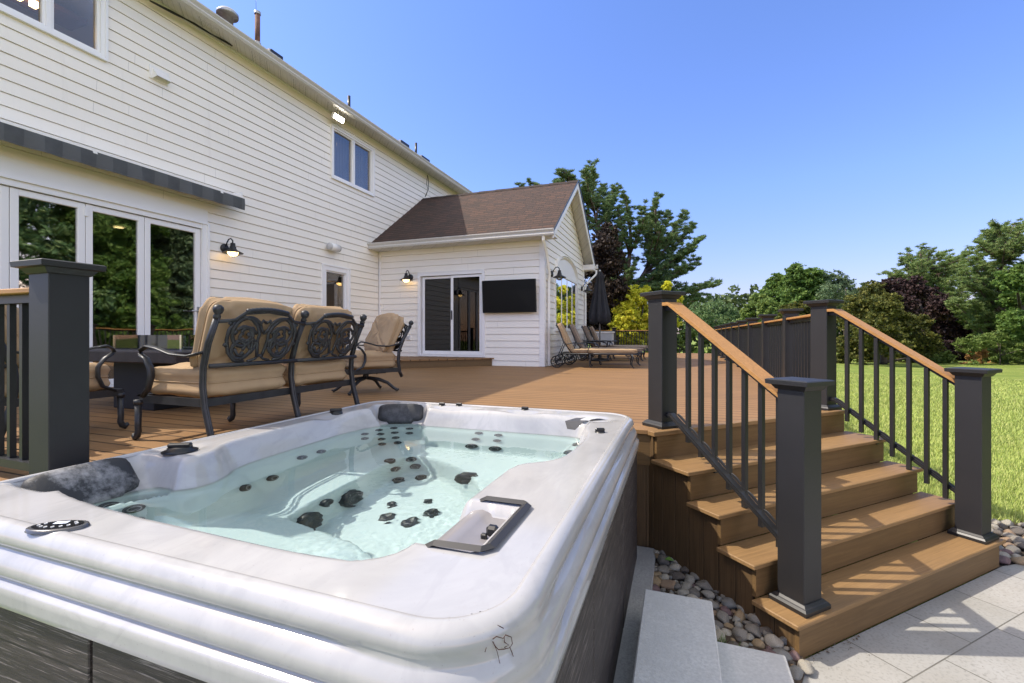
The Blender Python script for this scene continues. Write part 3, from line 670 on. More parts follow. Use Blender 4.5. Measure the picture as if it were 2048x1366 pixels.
# soil bed under the pebbles
sb = MB()
def bedh(x, y): return .0
poly = [(-.18,2.4),(.49,2.35),(.60,2.65),(.60,2.76),(.45,3.0),(-.13,3.55),(-.18,3.55)]
sb.add([(x, y, .004+.10*max(0, min(1, (y-2.6)/.8))) for x, y in poly], [tuple(range(7))])
sb.add([(2.12,4.22,-.008),(2.35,4.35,-.008),(3.9,5.0,-.008),(3.9,6.6,-.008),(2.95,5.45,-.008),(2.2,5.5,-.008),(1.95,4.4,-.008)], [tuple(range(7))])
o = sb.build('soil_bed', M['soil']); tag(o, 'dark soil under the river pebbles', 'soil', kind='structure')
# ---- deck
dk = MB(); zt = DZ
def slab(mb, poly, z1, z0): mb.prism(poly, z0, z1)
slab(dk, [(WX+.02,1.15),(-2.545,1.15),(-2.545,3.50),(-.138,3.50),(1.43,5.07),(1.43,AY-.0),(WX+.02,AY-.0)], zt, zt-.03)
slab(dk, [(AX+.03,AY),(1.43,AY),(1.43,19.3),(AX+.03,19.3)], zt, zt-.03)
slab(dk, [(WX,14.45),(AX+.03,14.45),(AX+.03,19.3),(WX,19.3)], zt, zt-.03)
deck = dk.build('deck', M['deck']); tag(deck, 'wide brown composite deck along the house', 'deck', kind='structure')
nb = MB()                       # breaker board and rim boards laid on the deck edge
nb.box((-2.54,3.488,zt-.031),(-.14,3.62,zt+.003), bev=.004)
nb.build('edge_board', mat_wood('edge_wood', (.30,.17,.072), 0, .55), deck)
nb = MB(); nb.box((1.41,5.05,zt-.25),(1.435,19.3,zt-.03)); nb.box((WX,1.16,.1),(-2.56,1.18,zt-.03)); nb.box((-2.57,1.18,.1),(-2.55,3.47,zt-.03)); nb.box((-2.55,3.53,.1),(-.16,3.55,zt-.03)); nb.box((-9,19.28,.2),(1.43,19.3,zt-.03))
nb.box((1.39,5.05,.02),(1.405,19.3,zt-.25))
nb.build('fascia_board', M['riser'], deck)
nb = MB(); nb.box((-.30,3.505,zt-.26),(-.150,3.52,zt-.031)); nb.build('fascia_board', M['riser'], deck)
nb = MB(); 
for x in (-.30,): nb.box((-.30,3.515,.0),(-.226,3.53,zt-.26)); nb.box((-.222,3.515,.0),(-.150,3.53,zt-.26))
nb.build('skirt_board', M['side'], deck)
nb = MB(); nb.prism([(WX+.03,6.66),(WX+.03,AY-.03),(-4.05,AY-.03)], zt+.002, zt+.18-.03); nb.build('step_riser', M['riser'], deck)
nb = MB(); nb.prism([(WX+.03,6.60),(WX+.03,AY-.024),(-4.0,AY-.024)], zt+.151, zt+.18); nb.build('step_tread', M['deck'], deck)
# ---- stairs, built in their own frame
RI = .195; WK = [1.485, 1.730, 1.967, 2.205, 2.535]; UL, UR = 2.29, 4.63
stairs = empty('deck_stairs', (0,0,0), ST, label='five broad brown composite stairs from the deck to the patio', cat='stairs')
for k in range(4):
    z = RI*(k+1); w0 = WK[k]; w1 = WK[k+1]+.02
    t = MB(); t.box((UL, w0, z-.026), (UR, w1, z), bev=.004); t.build('tread', M['tread'], stairs)
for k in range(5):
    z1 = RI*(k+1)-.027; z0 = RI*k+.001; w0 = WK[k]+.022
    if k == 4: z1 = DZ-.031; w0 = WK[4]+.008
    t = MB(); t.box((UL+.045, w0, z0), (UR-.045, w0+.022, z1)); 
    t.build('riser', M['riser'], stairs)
nb = MB(); nb.box((2.30,2.530,DZ-.030),(4.59,2.60,DZ+.004), bev=.004); nb.build('nosing', M['tread'], stairs)
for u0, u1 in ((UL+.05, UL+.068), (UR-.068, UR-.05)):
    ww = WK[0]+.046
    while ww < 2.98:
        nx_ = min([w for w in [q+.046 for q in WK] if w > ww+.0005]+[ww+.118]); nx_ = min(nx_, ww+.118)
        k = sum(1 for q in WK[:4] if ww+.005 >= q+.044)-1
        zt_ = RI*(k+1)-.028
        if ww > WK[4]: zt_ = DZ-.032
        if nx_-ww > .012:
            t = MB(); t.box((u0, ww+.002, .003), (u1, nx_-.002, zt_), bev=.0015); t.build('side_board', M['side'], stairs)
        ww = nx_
for (u, k) in ((UL+.045, 0), (UL+.045, 1), (UL+.045, 2), (UL+.045, 3)):
    t = MB(); t.box((u-.006, WK[k]+.020, RI*k+.001 if k else .002), (u+.016, WK[k]+.044, RI*(k+1)-.028)); t.build('corner_strip', M['riser'], stairs)
# ---- railings
PW = .15; HP = PW/2
def post(parent, c, z0, z1, rz=0, trim=True):
    """sleeve with flat moulded cap and base trim"""
    p = MB().box((-HP,-HP,z0),(HP,HP,z1-.05), bev=.003).build('post', M['char'], parent)
    p.location = (c[0], c[1], 0); p.rotation_euler.z = rz
    q = MB(); a = .125
    def ring(prof):
        vs = [(sx*r_, sy*r_, z) for r_, z in prof for sx, sy in ((-1,-1),(1,-1),(1,1),(-1,1))]; n = len(prof)
        q.add(vs, [(4*i+j, 4*i+(j+1)%4, 4*i+4+(j+1)%4, 4*i+4+j) for i in range(n-1) for j in range(4)]+[(3,2,1,0), (4*n-4,4*n-3,4*n-2,4*n-1)])
    ring([(HP+.001,z1-.062),(HP+.008,z1-.058),(HP+.022,z1-.036),(HP+.042,z1-.032),(HP+.044,z1-.009),(HP+.036,z1-.004),(.03,z1)])
    q.build('post_cap', M['char'], p)
    if trim:
        q = MB()
        ring([(HP+.030,z0+.001),(HP+.031,z0+.022),(HP+.022,z0+.034),(HP+.017,z0+.037),(HP+.006,z0+.048),(HP-.002,z0+.049)])
        q.build('base_trim', M['charp'], p)
    return p
def stair_rail(uc, label, outer):
    t = empty('stair_railing', ((uc*.7071+0*.7071), 0, 0), 0, label=label, cat='railing', group='sloping railings of the near stairs')
    t.location = (0,0,0); t.rotation_euler.z = ST
    wl, wu = WK[0]+.055+HP, 2.58+.03+HP
    ul, uu = uc-.012, uc+.012
    post(t, (ul, wl), RI, 1.434); post(t, (uu, wu), DZ, 2.005)
    # top rail: short level piece, then the slope
    zu = 1.915; zl = 1.335; w_u0 = wu-HP; w_b = w_u0-.055; w_l = wl+HP
    m = MB()
    u0, u1 = uc-.064, uc+.064; th = .024
    def sl(mb, ua, ub, wa, za, wb, zb, wc, zc, dz0, dz1):
        vs = [(u, w, z+dz) for u in (ua, ub) for dz in (dz0, dz1) for (w, z) in ((wa,za),(wb,zb),(wc,zc))]
        I = lambda a,b,c: a*6+b*3+c
        fs = []
        for i in (0,1):
            fs += [(I(0,1,i),I(1,1,i),I(1,1,i+1),I(0,1,i+1)), (I(0,0,i),I(0,0,i+1),I(1,0,i+1),I(1,0,i)), (I(0,0,i),I(0,1,i),I(0,1,i+1),I(0,0,i+1)), (I(1,0,i),I(1,0,i+1),I(1,1,i+1),I(1,1,i))]
        fs += [(I(0,0,0),I(1,0,0),I(1,1,0),I(0,1,0)), (I(0,0,2),I(0,1,2),I(1,1,2),I(1,0,2))]
        mb.add(vs, fs)
    sl(m, u0, u1, w_u0, zu, w_b, zu, w_l, zl, -th, 0)
    o = m.build('top_rail', M['railu'], t)
    m = MB(); sl(m, uc-.03, uc+.03, w_u0, zu, w_b-.008, zu, w_l, zl+.004, -th-.036, -th-.001); m.build('sub_rail', M['charp'], t)
    # bottom rail with rounded sockets
    zb_u, zb_l = 1.095, .50; wbk = w_u0-.04
    m = MB(); sl(m, uc-.022, uc+.022, w_u0, zb_u, wbk, zb_u, w_l, zb_l, -.034, 0); sl(m, uc-.028, uc+.028, w_u0, zb_u, wbk, zb_u, w_l, zb_l, -.024, -.014)
    slope = (zb_u-zb_l)/(wbk-w_l)
    bw = [w_l+(w_u0-w_l)*(i+.62)/8.0 for i in range(8)][:7]
    m.build('bottom_rail', M['charp'], t)
    tsl = (zu-zl)/(w_b-w_l)
    for i, w in enumerate(bw):
        ztop = min(zu, zl+(w-w_l)*tsl)-th-.02; zbot = min(zb_u, zb_l+(w-w_l)*slope)-.115
        b = MB(); uo = uc+outer*.036; b.box((uo-.014,w-.014,zbot),(uo+.014,w+.014,ztop)); bo = b.build('baluster', M['charp'], t)
        s = MB(); zc = min(zb_u, zb_l+(w+.05-w_l)*slope)+.004
        pts = [(uc+outer*.026, w+.05+math.cos(a)*.045, zc+math.sin(a)*.022+math.cos(a)*.045*slope) for a in [PI*k/8 for k in range(9)]]
        s.tube(pts, [(.004,.004)]*9, 6); s.add([(p[0]-.003*outer,p[1],p[2]) for p in pts], [tuple(range(9))]); s.build('socket_cover', M['char'], bo)
    return t
M['railu'] = mat_wood('rail_wood_sloped', (.42,.215,.07), 1, .5)
stair_rail(2.435+HP-.0, 'brown topped black railing on the left side of the near stairs', 1)
stair_rail(4.425+HP, 'brown topped black railing on the lawn side of the near stairs', -1)
def straight_rail(name, label, p0, p1, posts, z0, nb, rz, grp=None, mat_top='rail', first=True):
    """rail along local x"""
    t = empty(name, (p0[0], p0[1], 0), rz, label=label, cat='railing')
    Ln = (Vector(p1)-Vector(p0)).length
    for x in posts: post(t, (x, 0), z0, z0+1.03)
    ends = ([0.] if posts and posts[0] > .3 else [])+list(posts)+([Ln] if Ln-posts[-1] > .3 else [])
    for a, b in zip(ends[:-1], ends[1:]):
        a_ = a+HP if a in posts else a; b_ = b-HP if b in posts else b
        MB().box((a_,-.064,z0+.888),(b_,.064,z0+.913), bev=.004).build('top_rail', M[mat_top], t)
        MB().box((a_,-.028,z0+.848),(b_,.028,z0+.887)).build('sub_rail', M['charp'], t)
        MB().box((a_,-.03,z0+.062),(b_,.03,z0+.10)).build('bottom_rail', M['charp'], t)
        n = nb
        for i in range(n):
            x = a_+(b_-a_)*(i+1)/(n+1); MB().box((x-.0125,-.0125,z0+.101),(x+.0125,.0125,z0+.847)).build('baluster', M['charp'], t)
    return t
py = [6.60, 8.17, 9.73, 11.22, 12.74, 14.15, 15.58, 16.95, 18.35]
straight_rail('deck_railing', 'long black railing with brown top along the lawn edge of the deck', (1.322,5.08), (1.322,19.2), [y-5.08 for y in py], DZ, 10, PI/2)
straight_rail('deck_railing', 'short black railing with brown top beside the near left post', (-2.665,1.262), (-5.9,1.262), [0,1.62,3.2], DZ, 13, PI)
straight_rail('deck_railing', 'black railing on the far edge of the deck behind the umbrella', (-6.9,19.25), (-.95,19.25), [.1,1.55,3.0,4.4,5.9], DZ, 12, 0)
# handrail of the far stairs
t = empty('stair_railing', (-.9,19.35,0), 0, label='dark sloping handrail leaving the far edge of the deck', cat='railing')
MB().beam((.1,.1,1.93),(1.15,1.1,1.02),.07,.04).build('top_rail', M['charp'], t); MB().beam((.1,.1,1.15),(1.15,1.1,.25),.04,.03).build('bottom_rail', M['charp'], t)
for i in range(8):
    f = (i+.5)/8; MB().box((.1+1.05*f-.0125,.1+f-.0125,1.12-.9*f),(.1+1.05*f+.0125,.1+f+.0125,1.9-.9*f)).build('baluster', M['charp'], t)
# ---- concrete pad and cast steps by the tub
o = MB().box((-2.7,.0,-.05),(-.152,3.49,.12), bev=.006).build('concrete_pad', M['concrete']); tag(o, 'grey concrete pad under the hot tub', 'concrete pad')
o = MB().box((-.172,.9,.121),(.163,2.575,.30), bev=.006).build('concrete_step', M['blockc']); tag(o, 'upper grey cast step beside the hot tub', 'step', 'cast concrete steps by the hot tub')
o = MB().box((.1645,.9,-.05),(.478,2.49,.15), bev=.006).build('concrete_step', M['blockc']); tag(o, 'lower grey cast step beside the river pebbles', 'step', 'cast concrete steps by the hot tub')
# ---- river pebbles
def pebble_mesh(seed):
    import bmesh
    r_ = random.Random(seed); bm = bmesh.new(); bmesh.ops.create_icosphere(bm, subdivisions=3, radius=1)
    ks = [(Vector((r_.uniform(-1,1),r_.uniform(-1,1),r_.uniform(-1,1))).normalized(), r_.uniform(.62,.9)) for _ in range(8)]
    for v in bm.verts:
        for n_, d_ in ks:
            e = v.co.dot(n_)-d_
            if e > 0: v.co -= n_*e*.9
        v.co *= 1+.03*math.sin(v.co.x*5+seed)+.03*math.sin(v.co.y*7)
    me = bpy.data.meshes.new('pebble'); bm.to_mesh(me); bm.free(); me.polygons.foreach_set('use_smooth', [True]*len(me.polygons)); return me
PC = [(.23,.215,.195),(.31,.295,.265),(.165,.155,.145),(.27,.19,.13),(.40,.37,.32),(.16,.105,.11),(.31,.23,.14),(.20,.205,.205),(.12,.105,.095)]
pm = [mat('pebble_stone', (c[0]*1.45, c[1]*1.38, c[2]*1.25), .7, var=.38, vs=22, bs=90, bst=.6, fine=110) for c in PC]
PCN = ['grey','pale grey','dark grey','brown','cream white','purple','tan','blue grey','charcoal']
pmesh = []
for i in range(27):
    me_ = pebble_mesh(i); me_.materials.append(pm[i % 9]); pmesh.append(me_)
placed = []
def inpoly(x, y, P):
    c = False; j = len(P)-1
    for i in range(len(P)):
        if (P[i][1] > y) != (P[j][1] > y) and x < (P[j][0]-P[i][0])*(y-P[i][1])/(P[j][1]-P[i][1])+P[i][0]: c = not c
        j = i
    return c
def pebbles(poly, n, label, group, smin, smax, hz, seed, tries=9000):
    r_ = random.Random(seed); xs = [p[0] for p in poly]; ys = [p[1] for p in poly]; k = 0; mine = []
    for phase in range(2):
        for _ in range(tries):
            if k >= n: return
            x = r_.uniform(min(xs), max(xs)); y = r_.uniform(min(ys), max(ys))
            if not inpoly(x, y, poly): continue
            s = smax-(smax-smin)*min(1, (_/(tries*.35)))**.8
            s *= r_.uniform(.85, 1.15)
            if any((x-a)**2+(y-b)**2 < ((s+c)*(.80 if phase == 0 else .62))**2 for a, b, c in mine): continue
            mine.append((x, y, s)); i = r_.randrange(27)
            o = bpy.data.objects.new('pebble', pmesh[i]); C.objects.link(o)
            o.scale = (s*r_.uniform(.95,1.35), s*r_.uniform(.8,1.05), s*r_.uniform(.55,.75)); o.rotation_euler = (r_.uniform(-.25,.25), r_.uniform(-.25,.25), r_.uniform(0, 6.3))
            o.location = (x, y, hz(x, y)+s*.42+(.012 if phase else 0))
            tag(o, label % PCN[i % 9], 'pebble', group); k += 1
bedp = [(-.14,2.60),(.16,2.60),(.18,2.50),(.49,2.50),(.62,2.66),(.52,2.83),(.40,2.97),(-.10,3.46),(-.15,3.46)]
pebbles(bedp, 190, '%s river pebble between the cast steps and the stairs', 'river pebbles between the cast steps and the stairs', .017, .044, lambda x, y: .004+.10*max(0, min(1, (y-2.6)/.8)), 3)
pebbles([(2.22,4.36),(2.42,4.44),(3.3,4.85),(3.4,5.7),(2.9,5.3),(2.5,5.35),(2.25,5.2),(2.05,4.75)], 100, '%s river pebble on the lawn side of the stairs', 'river pebbles on the lawn side of the stairs', .024, .050, lambda x, y: .0, 5)
lt = MB(); r_ = random.Random(77)
for _ in range(900):
    if _ < 620: x = r_.uniform(-.14,.62); y = r_.uniform(2.5,3.46); ok_ = inpoly(x, y, [(-.14,2.60),(.16,2.60),(.18,2.50),(.49,2.50),(.64,2.60),(.52,2.86),(.40,3.0),(-.10,3.48),(-.15,3.46)]); z = .012+.10*max(0, min(1, (y-2.6)/.8))+r_.uniform(0,.018)
    elif _ < 760: x = r_.uniform(.45,.95); y = 2.72+(x-.55)*.98-abs(r_.gauss(0,.05)); ok_ = x > .5; z = .004
    else: x = r_.uniform(.5,2.4); y = r_.uniform(1.6,4.); ok_ = (x-y) > -2.05; z = .003
    if not ok_: continue
    a = r_.uniform(0, 6.3); l = r_.uniform(.003,.012)*(.5 if _ >= 760 else 1); w = l*r_.uniform(.12,.5); c, s = math.cos(a), math.sin(a)
    lt.add([(x+c*l, y+s*l, z+r_.uniform(0,.006)), (x-s*w, y+c*w, z+.001), (x-c*l, y-s*l, z+r_.uniform(0,.004)), (x+s*w, y-c*w, z+.001)], [(0,1,2,3)])
o = lt.build('leaf_litter', mat('litter', (.13,.085,.05), .9, var=.5, vs=60)); tag(o, 'dry brown leaf crumbs between the pebbles and on the pavers', 'leaf litter', kind='stuff')
# grass tufts in the pebbles and weeds
def blades(name, pts, h, w, n, matl, seed=1, lean=.5):
    r_ = random.Random(seed); mb = MB()
    for (x, y, z) in pts:
        for _ in range(n):
            a = r_.uniform(0, 2*PI); l = r_.uniform(.3, 1)*lean*h; hh = h*r_.uniform(.5, 1); dx, dy = math.cos(a), math.sin(a)
            bx, by = x+r_.uniform(-.02,.02), y+r_.uniform(-.02,.02)
            mb.add([(bx-dy*w, by+dx*w, z), (bx+dy*w, by-dx*w, z), (bx+dx*l*.4+dy*w*.7, by+dy*l*.4-dx*w*.7, z+hh*.6), (bx+dx*l*.4-dy*w*.7, by+dy*l*.4+dx*w*.7, z+hh*.6), (bx+dx*l, by+dy*l, z+hh)], [(0,1,2,3), (3,2,4)])
    return mb.build(name, matl)
M['blade'] = mat('grass_blade', (.12,.20,.04), .7, var=.3, vs=30)
o = blades('grass_tuft', [(.20,2.62,.01),(.23,2.66,.01),(.30,2.60,.01)], .10, .0022, 14, M['blade'], 3); tag(o, 'thin green grass tuft growing through the pebbles beside the cast step', 'grass tuft')
lf = MB(); 
for (u, v) in ((1338,1120),(1362,1113),(1352,1108)):
    p = onz(u, v, .16)
    lf.add([p+Vector((-.03,0,0)), p+Vector((0,-.025,.008)), p+Vector((.035,0,.0)), p+Vector((0,.028,.012))], [(0,1,2,3)])
o = lf.build('weed', mat('weed_leaf', (.10,.20,.03), .6)); tag(o, 'small green weed leaves between pebbles by the tub', 'weed')
# ================================================================ HOT TUB
TX0, TX1, TY0, TY1 = -2.50, -.30, .765, 3.425      # reference rectangle (rim edge)
RT, WATER = 1.10, .965
tub = empty('hot_tub', (-1.4, 2.05, .12), label='large white marbled hot tub with grey wooden skirting, full of clear water', cat='hot tub')
TL = Vector((-1.4, 2.05, .12))
class TB(MB):
    def build(s, name, mat, parent=None, flat=False):
        s.v = [(x-TL.x, y-TL.y, z-TL.z) for x, y, z in s.v]
        return MB.build(s, name, mat, parent or tub, flat)
def chaikin(P, n=3):
    for _ in range(n):
        Q = []
        for i in range(len(P)):
            a, b = np.array(P[i]), np.array(P[(i+1) % len(P)]); Q += [a*.75+b*.25, a*.25+b*.75]
        P = Q
    return np.array(P)
P1 = chaikin([(-2.27,1.18),(-2.15,1.02),(-.84,.98),(-.74,1.03),(-.735,1.12),(-.735,1.46),(-.735,1.85),(-.70,1.97),(-.57,2.06),(-.54,2.25),(-.53,2.62),(-.60,2.80),(-.60,3.10),(-.75,3.15),(-1.20,3.14),(-1.76,3.14),(-2.02,3.13),(-2.20,3.03),(-2.28,2.75),(-2.26,2.2),(-2.24,1.80),(-2.13,1.66),(-2.09,1.50),(-2.20,1.40),(-2.27,1.30)], 3)
P2 = chaikin([(-1.76,1.66),(-1.60,1.63),(-1.35,1.58),(-1.12,1.52),(-.97,1.40),(-.90,1.22),(-.82,1.18),(-.80,1.35),(-.80,1.80),(-.92,2.10),(-1.08,2.40),(-1.25,2.58),(-1.48,2.70),(-1.70,2.74),(-1.78,2.62),(-1.77,2.1)], 3)
def sdist(X, Y, P):
    d = np.full(X.shape, 1e9); ins = np.zeros(X.shape, bool); n = len(P)
    for i in range(n):
        ax, ay = P[i]; bx, by = P[(i+1) % n]; ex, ey = bx-ax, by-ay
        t = np.clip(((X-ax)*ex+(Y-ay)*ey)/(ex*ex+ey*ey), 0, 1); d = np.minimum(d, (X-ax-t*ex)**2+(Y-ay-t*ey)**2)
        c = ((ay > Y) != (by > Y)) & (X < (bx-ax)*(Y-ay)/((by-ay)+1e-12)+ax); ins ^= c
    return np.where(ins, -1, 1)*np.sqrt(d)
def sst(x, a, b):
    t = np.clip((x-a)/(b-a), 0, 1); return t*t*(3-2*t)
def g2(X, Y, x, y, sx, sy): return np.exp(-((X-x)/sx)**2-((Y-y)/sy)**2)
PF = (-2.13, 3.215); PFA = R(24)
def tub_h(X, Y):
    X = np.asarray(X, float); Y = np.asarray(Y, float)
    d1 = sdist(X, Y, P1); d2 = sdist(X, Y, P2)
    seat = .52+.10*sst(Y, 1.75, 1.45)*sst(X, -1.0, -1.3)
    top = .90+(RT-.90)*sst(d1, -.04, .055)
    under = seat+(.90-seat)*(1-sst(-d1, .03, .19))
    h = np.where(d1 > -.04, top, np.minimum(under, .90))
    h = h-(seat-.25)*(1-sst(d2, -.05, .01))*(h < .9)
    # filter trough, pillow recesses, knob dishes, waterfall corner
    fx = sst(X, -.735, -.70)*(1-sst(X, -.515, -.50))*sst(Y, 1.10, 1.125)*(1-sst(Y, 1.415, 1.44)); h = h-fx*(.05+.055*(X < -.60)*1.0)*(d1 > -.04)
    h = h-.035*g2(X, Y, -1.68, 3.245, .17, .05)-.03*g2(X, Y, -1.10, 3.25, .12, .05)-.03*g2(X, Y, -2.33, 2.62, .06, .12)
    h = h-.05*g2(X, Y, -.60, 3.16, .13, .07)-.02*g2(X, Y, -2.33, 1.57, .05, .10)
    rec = sst(X, -2.47, -2.44)*sst(Y, .98, 1.05)*(1-sst(Y, 1.42, 1.50))*(1-sst(X, -2.22, -2.15))*(d1 > -.02); h = h-rec*(.02+.9*np.clip(X+2.46, 0, .16))*(h > .93)
    s_ = (X-PF[0])*math.cos(PFA)+(Y-PF[1])*math.sin(PFA); t_ = -(X-PF[0])*math.sin(PFA)+(Y-PF[1])*math.cos(PFA)
    rec = sst(s_, -.23, -.19)*(1-sst(s_, .19, .23))*sst(-t_, -.05, -.02)*(1-sst(-t_, .14, .17))*(d1 > -.02); h = h-rec*(.02+.9*np.clip(.03-t_, 0, .12))*(h > .93)
    return h
# rim grid
GXN, GYN = 168, 196
ox0, ox1, oy0, oy1 = TX0+.035, TX1-.035, TY0+.035, TY1-.035
gx = np.linspace(ox0, ox1, GXN); gy = np.linspace(oy0, oy1, GYN); Xg, Yg = np.meshgrid(gx, gy); Hg = tub_h(Xg, Yg)
rc = .17
cxg = np.clip(Xg, ox0+rc, ox1-rc); cyg = np.clip(Yg, oy0+rc, oy1-rc); dd = np.hypot(Xg-cxg, Yg-cyg); out = dd > rc+.006
ins_d = np.minimum(np.minimum(Xg-ox0, ox1-Xg), np.minimum(Yg-oy0, oy1-Yg)); Hg = Hg-.0
vsx = np.stack([Xg, Yg, Hg], -1).reshape(-1, 3)-np.array(TL)
ii = np.arange(GYN-1)[:, None]*GXN+np.arange(GXN-1)[None, :]
okf = ~(out[:-1,:-1] | out[1:,:-1] | out[:-1,1:] | out[1:,1:])
q = np.stack([ii, ii+1, ii+GXN+1, ii+GXN], -1)[okf]
def npmesh(name, v, f, mat_, parent=None, smooth=True):
    me = bpy.data.meshes.new(name); k = f.shape[1]
    me.vertices.add(len(v)); me.vertices.foreach_set('co', np.ascontiguousarray(v, dtype=np.float32).ravel())
    me.loops.add(f.size); me.loops.foreach_set('vertex_index', f.astype(np.int32).ravel())
    me.polygons.add(len(f)); me.polygons.foreach_set('loop_start', np.arange(len(f), dtype=np.int32)*k)
    me.update(calc_edges=True); me.validate()
    me.polygons.foreach_set('use_smooth', np.full(len(me.polygons), smooth)); me.materials.append(mat_)
    o = bpy.data.objects.new(name, me); C.objects.link(o); o.parent = parent; return o
def marble(basin=False):
    m, nt, b = newmat('marbled_acrylic'); co = coords(nt); co2 = coords(nt, (1., .45, 1.))
    n1 = noise(nt, co2, 1.6, 6, .62, 1.6); n2 = noise(nt, co2, 5, 5, .6, 2.2)
    c = mix(nt, ramp(nt, n1, [(.30, 0), (.62, 1)]), (.36,.355,.352), (.465,.452,.442))
    c = mix(nt, ramp(nt, n2, [(.40, .30), (.49, 0)]), c, (.33,.325,.325))
    n4 = noise(nt, coords(nt, (.9,.9,.05)), 9, 6, .7, 1.); c = mix(nt, ramp(nt, n4, [(.56, 0), (.72, .30)]), c, (.34,.32,.305))
    n3 = noise(nt, co, 160, 2); c = mix(nt, ramp(nt, n3, [(.70, 0), (.76, .5)]), c, (.25,.22,.2))
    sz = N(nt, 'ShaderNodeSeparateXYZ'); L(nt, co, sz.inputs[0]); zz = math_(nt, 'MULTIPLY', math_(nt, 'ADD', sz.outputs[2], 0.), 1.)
    if basin: c = mix(nt, ramp(nt, zz, [(.815, 1), (.835, 0)]), c, mix(nt, .25, (.60,.695,.70), c))  # colour lightened and tinted aqua below the waterline, imitating lit water
    L(nt, c, b.inputs['Base Color']); b.inputs['Roughness'].default_value = .10; b.inputs['Specular IOR Level'].default_value = .5
    return m
M['marble'] = marble()
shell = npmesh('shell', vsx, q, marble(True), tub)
# outer lip swept round the rectangle; ridges fade out at the corners
prof = [(-.046,1.093,0),(-.043,1.100,0),(-.038,1.104,0),(-.028,1.105,0),(-.016,1.102,0),(-.004,1.094,.001),(.004,1.080,.003),(.008,1.064,.003),(.008,1.050,.0),(.006,1.042,-.006),(.006,1.037,-.010),(.010,1.032,-.006),(.018,1.022,.002),(.026,1.006,.004),(.030,.988,.004),(.030,.974,.0),(.028,.967,-.007),(.031,.963,-.007),(.038,.960,.0),(.041,.955,.002),(.042,.935,.001),(.044,.916,0),(.044,.902,0),(.040,.897,0),(.0,.896,0)]
per = []
rr = .205
def arc(cx, cy, a0, a1, n): return [(cx+math.cos(a0+(a1-a0)*i/n)*rr, cy+math.sin(a0+(a1-a0)*i/n)*rr, math.cos(a0+(a1-a0)*i/n), math.sin(a0+(a1-a0)*i/n), 0.) for i in range(n+1)]
def seg(p, q_, nx_, ny_, n): return [(p[0]+(q_[0]-p[0])*i/n, p[1]+(q_[1]-p[1])*i/n, nx_, ny_, min(1., min(i, n-i)/n*((n*.03)))) for i in range(1, n)]
def ridge(L_, s): return max(0, min(1, (min(s, L_-s)-.05)/.16))
loops = []
NS = 40
for (cx, cy, a) in ((TX1-rr, TY0+rr, -PI/2), (TX1-rr, TY1-rr, 0), (TX0+rr, TY1-rr, PI/2), (TX0+rr, TY0+rr, PI)):
    loops += [(x, y, a_, b_, 0.) for x, y, a_, b_, _ in arc(cx, cy, a, a+PI/2, 12)]
    e = loops[-1]; nx_, ny_ = e[2], e[3]; tx, ty = -ny_, nx_
    Ls = (TY1-TY0-2*rr) if abs(nx_) > .5 else (TX1-TX0-2*rr)
    loops += [(e[0]+tx*Ls*i/NS, e[1]+ty*Ls*i/NS, nx_, ny_, ridge(Ls, Ls*i/NS)) for i in range(1, NS)]
vv = []; n = len(prof)
for (x, y, nx_, ny_, k) in loops:
    k = k*k*(3-2*k)
    for (o_, z, rg) in prof: 
        off = o_+rg*k+(.006*(1-k) if rg else 0); vv.append((x+nx_*off-TL.x, y+ny_*off-TL.y, z-TL.z))
vv = np.array(vv); m_ = len(loops); ff = np.array([(i*n+j, i*n+j+1, ((i+1) % m_)*n+j+1, ((i+1) % m_)*n+j) for i in range(m_) for j in range(n-1)])
npmesh('rim', vv, ff[:, ::-1], M['marble'], tub)
# water: one closed body, surface slightly rippled
def watermat():
    m, nt, b = newmat('water'); nt.nodes.remove(b); out = nt.nodes['Material Output']
    g = N(nt, 'ShaderNodeBsdfGlass') if False else None
    rf = N(nt, 'ShaderNodeBsdfRefraction'); rf.inputs['IOR'].default_value = 1.33; rf.inputs['Roughness'].default_value = 0; rf.inputs[0].default_value = (.92,.99,.985,1)
    gl = N(nt, 'ShaderNodeBsdfGlossy'); gl.inputs['Roughness'].default_value = .01
    fr = N(nt, 'ShaderNodeFresnel'); fr.inputs[0].default_value = 1.33
    mx = N(nt, 'ShaderNodeMixShader'); L(nt, fr.outputs[0], mx.inputs[0]); L(nt, rf.outputs[0], mx.inputs[1]); L(nt, gl.outputs[0], mx.inputs[2])
    L(nt, mx.outputs[0], out.inputs[0]); return m
WN, WM = 330, 390
wx = np.linspace(-2.32, -.50, WN); wy = np.linspace(.96, 3.21, WM); Xw, Yw = np.meshgrid(wx, wy)
rs = np.random.RandomState(4); Zw = np.zeros_like(Xw)
Zf = np.zeros_like(Xw)
for _ in range(22):
    a = rs.uniform(0, 2*PI); l = rs.uniform(.08, .26); Zw += .0011*(l/.2)*np.sin((Xw*math.cos(a)+Yw*math.sin(a))*2*PI/l+rs.uniform(0, 6))
for _ in range(34):
    a = rs.uniform(0, 2*PI); l = rs.uniform(.022, .07); Zf += .00034*(l/.05)*np.sin((Xw*math.cos(a)+Yw*math.sin(a))*2*PI/l+2.*np.sin(Xw*7+Yw*5)+rs.uniform(0, 6))
am = g2(Xw, Yw, -.95, 1.6, .55, .85)
Zw = WATER+Zw*(.006+.030*am)+Zf*(.003+.11*am)
ins = sdist(Xw, Yw, P1) < .09
vw = np.stack([Xw, Yw, Zw], -1).reshape(-1, 3)-np.array(TL)
iw = np.arange(WM-1)[:, None]*WN+np.arange(WN-1)[None, :]; okw = (ins[:-1,:-1] & ins[1:,:-1] & ins[:-1,1:] & ins[1:,1:])
qw = np.stack([iw, iw+1, iw+WN+1, iw+WN], -1)[okw]
